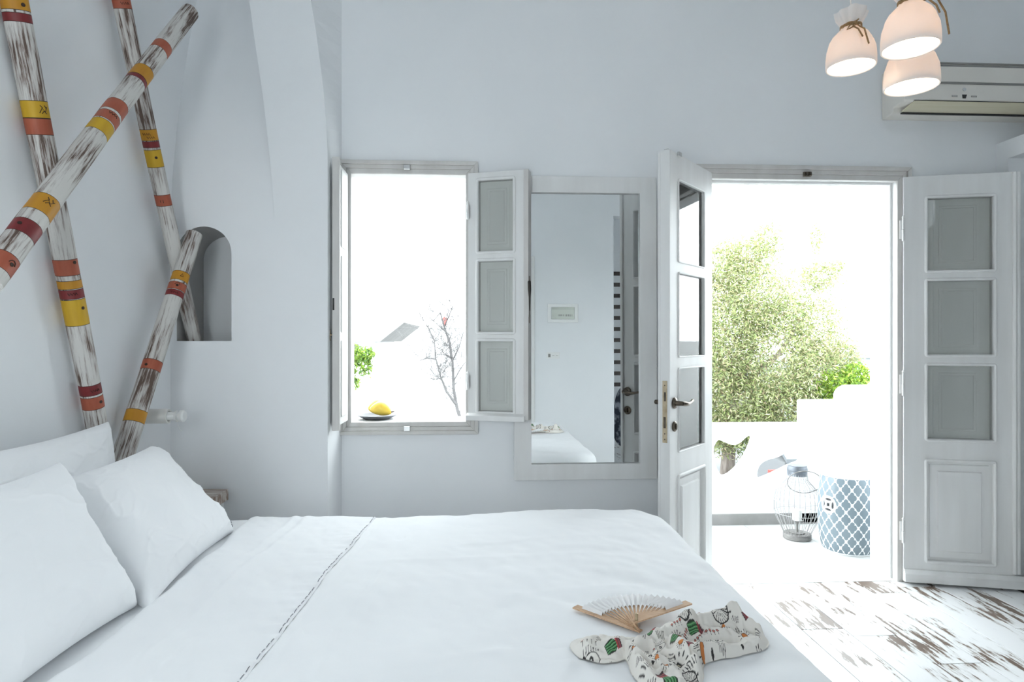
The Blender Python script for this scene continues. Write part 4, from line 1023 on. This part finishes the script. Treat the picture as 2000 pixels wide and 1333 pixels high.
# ------------------------------------------------------------------ fan on the bed
def topz(x, y): return BZ - .006 + b_duvet(x, y)
fp = on_z(1243, 1222, BZ + .012)
fan = empty('hand_fan', (fp.x, fp.y, topz(fp.x, fp.y) + .004)); tag(fan, 'open folding fan with wooden ribs and sheer white leaf on the duvet', 'fan')
NR = 18; a_l, a_r = math.radians(134), math.radians(30); RL = .178
for k in range(NR):
    a = a_l + (a_r - a_l) * k / (NR - 1); c, s = math.cos(a), math.sin(a); px_, py_ = -s, c; guard = k in (0, NR - 1)
    z = .002 + .0012 * k; w0, w1 = (.0024, .0030) if not guard else (.007, .011); r1 = (.150 if k in (1, 2, 3, 5) else .105) if not guard else RL
    zt_ = z + .002
    h = .0006 if not guard else .0016
    vs = []
    for zz in (-h, h):
        vs += [(-.012 * c - px_ * w0, -.012 * s - py_ * w0, z + zz), (-.012 * c + px_ * w0, -.012 * s + py_ * w0, z + zz), (r1 * c + px_ * w1, r1 * s + py_ * w1, zt_ + zz), (r1 * c - px_ * w1, r1 * s - py_ * w1, zt_ + zz)]
    MB().add(vs, [(3, 2, 1, 0), (4, 5, 6, 7), (0, 1, 5, 4), (1, 2, 6, 5), (2, 3, 7, 6), (3, 0, 4, 7)]).build('guard_stick' if guard else 'rib', M['tan_wood'], fan)
mb = MB(); vs = []; fs = []; NF = 2 * NR
for i in range(NF + 1):
    a = a_l + (a_r - a_l) * i / NF; zz = .007 + .0006 * i + (.0045 if i % 2 else -.0045)
    for r in (.098, .158 - (.004 if i % 2 else 0)): vs += [(r * math.cos(a), r * math.sin(a), zz + (r - .09) * .03), (r * math.cos(a), r * math.sin(a), zz + (r - .09) * .03 + .0005)]
    if i: b = 4 * i; fs += [(b - 4, b, b + 2, b - 2), (b - 3, b - 1, b + 3, b + 1), (b - 2, b + 2, b + 3, b - 1), (b - 4, b - 3, b + 1, b)]
mb.add(vs, fs); mb.build('leaf', M['fanleaf'], fan)
MB().lathe([(0, -.001), (.004, -.001), (.004, .040), (0, .042)], 12).build('rivet', M['brass'], fan)

# ------------------------------------------------------------------ printed cotton garment on the bed
out_px = [(1110, 1252), (1122, 1241), (1150, 1236), (1190, 1240), (1222, 1243), (1262, 1238), (1290, 1226), (1322, 1214), (1352, 1204), (1385, 1197), (1420, 1198), (1450, 1206), (1478, 1214), (1490, 1226), (1484, 1236), (1497, 1243), (1503, 1254), (1496, 1264), (1468, 1270), (1440, 1276), (1405, 1283), (1378, 1290), (1372, 1305), (1376, 1322), (1362, 1342), (1330, 1362), (1290, 1356), (1255, 1334), (1234, 1312), (1226, 1290), (1221, 1278), (1206, 1287), (1180, 1291), (1150, 1284), (1126, 1272)]
G = [on_z(u, v, BZ + .006) for u, v in out_px]; G = smooth_loop([(p.x, p.y) for p in G], 2); G = np.array(G)
gx0, gx1, gy0, gy1 = G[:, 0].min() - .01, G[:, 0].max() + .01, G[:, 1].min() - .01, G[:, 1].max() + .01
NX, NY = 430, 360; gx = np.linspace(gx0, gx1, NX); gy = np.linspace(gy0, gy1, NY); XX, YY = np.meshgrid(gx, gy, indexing='ij')
dist = np.full(XX.shape, 9.); inside = np.zeros(XX.shape, bool)
for i in range(len(G)):
    a, b = G[i], G[(i + 1) % len(G)]; ab = b - a; t = np.clip(((XX - a[0]) * ab[0] + (YY - a[1]) * ab[1]) / (ab @ ab + 1e-12), 0, 1)
    dist = np.minimum(dist, np.hypot(XX - a[0] - t * ab[0], YY - a[1] - t * ab[1]))
    cond = ((a[1] > YY) != (b[1] > YY)) & (XX < (b[0] - a[0]) * (YY - a[1]) / (b[1] - a[1] + 1e-12) + a[0]); inside ^= cond
sd = np.where(inside, dist, -dist)
def ridge(u0, v0, u1, v1, wd, h):
    a = on_z(u0, v0, BZ + .03); b = on_z(u1, v1, BZ + .03); a = np.array((a.x, a.y)); b = np.array((b.x, b.y)); ab = b - a
    t = np.clip(((XX - a[0]) * ab[0] + (YY - a[1]) * ab[1]) / (ab @ ab), 0, 1); d = np.hypot(XX - a[0] - t * ab[0], YY - a[1] - t * ab[1]); return h * np.exp(-(d / wd) ** 2)
hgt = .020 * (1 - np.exp(-np.clip(sd, 0, 1) / .010))
for a in ((1125, 1250, 1210, 1245, .014, .018), (1230, 1250, 1270, 1320, .016, .022), (1250, 1240, 1350, 1215, .014, .016), (1310, 1245, 1370, 1300, .016, .024), (1370, 1265, 1480, 1250, .014, .026), (1330, 1215, 1430, 1200, .013, .022), (1430, 1202, 1480, 1222, .013, .020), (1280, 1330, 1340, 1330, .02, .018), (1480, 1240, 1495, 1252, .012, .012), (1290, 1265, 1330, 1285, .008, -.012), (1350, 1238, 1440, 1236, .008, -.012), (1222, 1250, 1226, 1280, .007, -.014), (1245, 1275, 1300, 1300, .005, -.012), (1300, 1240, 1312, 1262, .005, -.012), (1275, 1245, 1290, 1300, .006, .010), (1340, 1250, 1352, 1285, .004, -.014), (1400, 1215, 1470, 1225, .005, -.010), (1360, 1208, 1375, 1230, .005, -.009), (1410, 1262, 1470, 1250, .005, -.008), (1140, 1262, 1200, 1262, .005, -.008), (1440, 1200, 1452, 1225, .006, .010)):
    hgt += ridge(*a) * np.clip(sd / .012, 0, 1)
nz = np.zeros_like(hgt)
for i in range(0, NX):
    for j in range(0, NY):
        if sd[i, j] > 0: nz[i, j] = noise.fractal(Vector((gx[i] * 22, gy[j] * 16, 3.3)), .7, 2, 3)
hgt += .009 * nz * np.clip(sd / .015, 0, 1); hgt = np.maximum(hgt, .0025)
C = np.ones(XX.shape + (3,)) * np.array((.76, .725, .675)); INK = (.035, .03, .03)
def put(mask, c): C[mask & inside] = c
def loc(u, v, ang, sx=1, zz=.03):
    p = on_z(u, v, BZ + zz); a = math.radians(ang); dx = XX - p.x; dy = (YY - p.y) * .72; sx *= .95
    return (dx * math.cos(a) + dy * math.sin(a)) / sx, (-dx * math.sin(a) + dy * math.cos(a)) / sx
def cactus(u, v, ang, s=1):
    x, y = loc(u, v, ang, s); body = ((np.abs(x + .006) < .017) & (np.abs(y) < .0095 * np.sqrt(np.clip(1 - ((x + .006 + .004) / .0215) ** 2, 0, 1))))
    edge = ((np.abs(x + .006) < .0185) & (np.abs(y) < .0112 * np.sqrt(np.clip(1 - ((x + .010) / .0225) ** 2, 0, 1)))); put(edge, INK)
    put(body, (.06, .22, .08)); put(body & (np.mod(y + .1, .0045) < .0016), (.015, .05, .02)); put(body & (np.mod(y + .1015, .0045) < .001), (.2, .42, .2))
    pot = (x > .010) & (x < .024) & (np.abs(y) < .009); put(pot, (.09, .06, .06)); put(pot & (x < .015), (.42, .05, .06)); put(pot & (np.abs(x - .019) < .0012), (.4, .08, .1))
def sun(u, v, ang, s=1):
    x, y = loc(u, v, ang, s); r = np.hypot(x, y); th = np.arctan2(y, x); put((r < .008) & (y > -.003), (.60, .20, .05)); put((np.abs(r - .008) < .0007) & (y > -.003), INK)
    put((r > .010) & (r < .016) & (np.abs(np.mod(th * 7 / PI + .5, 1) - .5) < .12) & (y > -.004), INK)
def wheel(u, v, ang, s=1):
    x, y = loc(u, v, ang, s); r = np.hypot(x, y * 1.15); th = np.arctan2(y, x); put(np.abs(r - .018) < .0012, INK); put((r < .017) & (np.abs(np.mod(th * 9 / PI, 1) - .5) < .10) & (r > .003), INK); put((np.abs(y) < .0007) & (np.abs(x) < .024), INK)
def eye(u, v, ang, s=1):
    x, y = loc(u, v, ang, s); e = (x / .016) ** 2 + (y / .0075) ** 2; put((e < 1.1) & (e > .88), INK); r = np.hypot(x, y); put(r < .0042, INK); put((r < .0016), (.8, .8, .75))
    for k in range(-3, 4): put((np.abs(x - k * .0045) < .0006) & (y > .008) & (y < .0125), INK)
def flowers(u, v, ang, s=1):
    x, y = loc(u, v, ang, s)
    for k in range(4):
        xx = x - (k - 1.5) * .009; put(np.hypot(xx, y) < .0028, (.50, .16, .13)); put((np.abs(xx) < .0006) & (y < -.002) & (y > -.009), INK); put(np.abs(np.hypot(xx, y) - .003) < .0004, INK)
def strokes(u, v, ang, s=1):
    x, y = loc(u, v, ang, s)
    for k in range(5): put((np.abs(x - (k - 2) * .004 - y * .4 * (k - 2) * .3) < .0007) & (np.abs(y - .001 * (k % 2)) < .005), INK)
def dot(u, v, ang, s=1):
    x, y = loc(u, v, ang, s); put(np.hypot(x, y) < .0026, INK)
def diamond(u, v, ang, s=1):
    x, y = loc(u, v, ang, s); e = np.abs(x) / .011 + np.abs(y) / .010; put((e < 1), INK); put(e < .7, (.55, .5, .38)); put(e < .35, (.8, .78, .72))
    r = np.hypot(x, y); th = np.arctan2(y, x); put((r > .013) & (r < .018) & (np.abs(np.mod(th * 6 / PI, 1) - .5) < .13), INK)
for fn, u, v, a, s in ((cactus, 1332, 1252, 12, 1.05), (cactus, 1422, 1272, 4, 1.25), (cactus, 1305, 1322, 110, 1.1), (cactus, 1358, 1222, 15, .8), (cactus, 1198, 1252, 20, .8), (cactus, 1462, 1211, 200, .7), (cactus, 1270, 1232, 30, .6),
                       (sun, 1243, 1264, 0, 1.2), (sun, 1374, 1268, 80, .9), (sun, 1455, 1232, 20, .9), (sun, 1300, 1290, 200, .8),
                       (wheel, 1404, 1204, -10, 1.15), (wheel, 1330, 1212, -25, 1.0), (wheel, 1350, 1312, 30, 1.0), (eye, 1155, 1262, -8, 1.2), (eye, 1270, 1270, -30, 1), (eye, 1290, 1250, 20, .8), (eye, 1400, 1243, 5, .9), (eye, 1335, 1338, 10, 1.0), (eye, 1190, 1272, 10, .7),
                       (flowers, 1150, 1246, -5, 1.1), (flowers, 1288, 1262, -50, .9), (flowers, 1390, 1226, 0, 1), (flowers, 1320, 1222, 10, .8), (diamond, 1326, 1287, -10, 1.15), (diamond, 1488, 1250, 20, .7),
                       (strokes, 1262, 1300, 20, 1.4), (strokes, 1380, 1242, -20, 1), (strokes, 1440, 1222, 40, 1), (strokes, 1290, 1236, 10, 1), (strokes, 1360, 1262, 60, 1), (strokes, 1350, 1296, 10, 1.2), (strokes, 1270, 1318, -30, 1.1), (strokes, 1488, 1258, 80, 1.2), (strokes, 1230, 1240, 20, 1), (strokes, 1410, 1256, 0, .9), (strokes, 1480, 1230, 60, 1), (strokes, 1310, 1275, 60, 1), (strokes, 1365, 1204, -20, 1),
                       (dot, 1130, 1260, 0, 1.5), (dot, 1140, 1258, 0, 1.8), (dot, 1236, 1238, 0, 1.2), (dot, 1234, 1291, 0, 1.5), (dot, 1275, 1284, 0, 1.2), (dot, 1340, 1236, 0, 1.3), (dot, 1312, 1244, 0, 1.2), (dot, 1425, 1238, 0, 1.4), (dot, 1392, 1262, 0, 1.2), (dot, 1450, 1248, 0, 1.2)):
    fn(u, v, a, s)
for k in range(150):
    ix, iy = rng.integers(20, NX - 20), rng.integers(20, NY - 20)
    if sd[ix, iy] < .012: continue
    pu, pv = proj((gx[ix], gy[iy], BZ + .03)); near_ = C[ix - 7:ix + 7, iy - 7:iy + 7]
    if near_.min() < .3: continue
    (strokes, flowers, dot, strokes, eye, sun)[k % 6](pu, pv, float(rng.uniform(0, 180)), float(rng.uniform(.6, 1.0)))
vid = -np.ones(XX.shape, int); keep = sd > -.0015; ii = np.argwhere(keep); vid[keep] = np.arange(len(ii))
xs_, ys_ = XX[keep], YY[keep]; zs_ = np.array([topz(x, y) for x, y in zip(xs_, ys_)]) + hgt[keep] + .001
fs = []
q = np.stack([vid[:-1, :-1], vid[1:, :-1], vid[1:, 1:], vid[:-1, 1:]], -1).reshape(-1, 4); q = q[(q >= 0).all(1)]
me = bpy.data.meshes.new('garment'); me.from_pydata(np.stack([xs_, ys_, zs_], 1).tolist(), [], q.tolist()); me.update(); set_col(me, C[keep])
gm = link('printed_garment', me, M['print'], None, True); tag(gm, 'crumpled cream cotton garment printed with cacti, suns and eyes on the duvet', 'garment')

# ------------------------------------------------------------------ what the mirror shows of the rear of the room
bx = empty('fuse_box', (.905, YR, 1.62)); tag(bx, 'white framed electrical panel box on the rear wall seen in the mirror', 'electrical panel')
bx.rotation_euler = (0, 0, PI)
MB().plate([(-.165, -.10), (.165, -.10), (.165, .10), (-.165, .10)], [[(-.125, -.065), (.125, -.065), (.125, .065), (-.125, .065)]], -.018, 0).build('frame', M['plastic_w'], bx, bevel=.003)
MB().box(-.123, .123, -.012, -.004, -.063, .063).build('cover', principled('tinted_cover', (.50, .53, .47), .25), bx)
mb = MB(); 
for k in range(9): mb.box(-.10 + k * .018, -.10 + k * .018 + random.uniform(.004, .012), -.0135, -.012, -.035 + random.uniform(0, .006), -.012)
mb.build('handwritten_marks', M['greyband'], bx, kind='stuff')
MB().box(-.123, .123, -.0135, -.012, .045, .048).build('seam', M['greyband'], bx)
ot = empty('wall_outlet', (.80, YR, 1.165)); ot.rotation_euler = (0, 0, PI); tag(ot, 'white three module wall outlet below the electrical panel', 'outlet')
MB().box(-.07, .07, -.008, 0, -.035, .035).build('plate', M['plastic_w'], ot, bevel=.004)
mb = MB()
for cx_ in (-.04, 0):
    for dx_ in (-.008, 0, .008): mb.lathe([(0, -.0085), (.0028, -.0085), (.0028, -.0078), (0, -.0078)], 8, (cx_ + dx_, 0, 0), axis='y')
mb.box(.03, .055, -.0095, -.008, -.018, .018); mb.build('socket', M['greyband'], ot)
sl = empty('slatted_screen', (1.86, YR - .55, 0)); tag(sl, 'dark slatted wooden screen in the hall seen as a sliver in the mirror', 'screen')
for k in range(11):
    box('slat', -.30, .45, -.012, .012, .80 + k * .13, .80 + k * .13 + .045, M['wood_dark'], sl)
for x in (-.30, .45): box('post', x - .03, x, .012, .035, 0, 2.2, M['wood_dark'], sl)
bgm = empty('hanging_clothes', (1.72, YR - .40, .12)); tag(bgm, 'dark patterned clothes draped over the lower hall screen', 'clothes')
n, m = 60, 60; P = np.zeros((n, m, 3))
for i in range(n):
    for j in range(m):
        a = 2 * PI * i / n; t = j / (m - 1); r = .17 * (math.sin(min(1, t * 1.1 + .02) * PI) ** .35 * (1 - .3 * t) + .02) * (1 + .12 * noise.noise(Vector((math.cos(a) * 2, math.sin(a) * 2, t * 3))))
        P[i, j] = (r * 1.3 * math.cos(a), r * .55 * math.sin(a), t * .80)
link('cloth', grid_mesh(P, True), M['fabric_dark'], bgm, True)

# dark cabinet in the side room, a sliver behind the open right leaf
cb = empty('dark_cabinet', (XR + .62, 2.86, 0)); tag(cb, 'dark wooden cabinet glimpsed at the right edge behind the open door leaf', 'cabinet')
MB().box(-.28, .28, -.16, .19, .05, 1.95).build('body', M['wood_dark'], cb, bevel=.004)
for k in range(2):
    d = MB().box(-.28 + k * .282, -.002 + k * .282, -.182, -.161, .07, 1.93).build('door', M['wood_dark'], cb, bevel=.003)
    MB().lathe([(0, -.205), (.012, -.203), (.012, -.196), (.005, -.190), (.005, -.182)], 16, (-.03 + k * .06, 0, 1.0), axis='y').build('knob', M['bronze'], d, smooth=True)
MB().box(-.27, .27, -.15, .18, 0, .05).build('plinth', M['wood_dark'], cb)
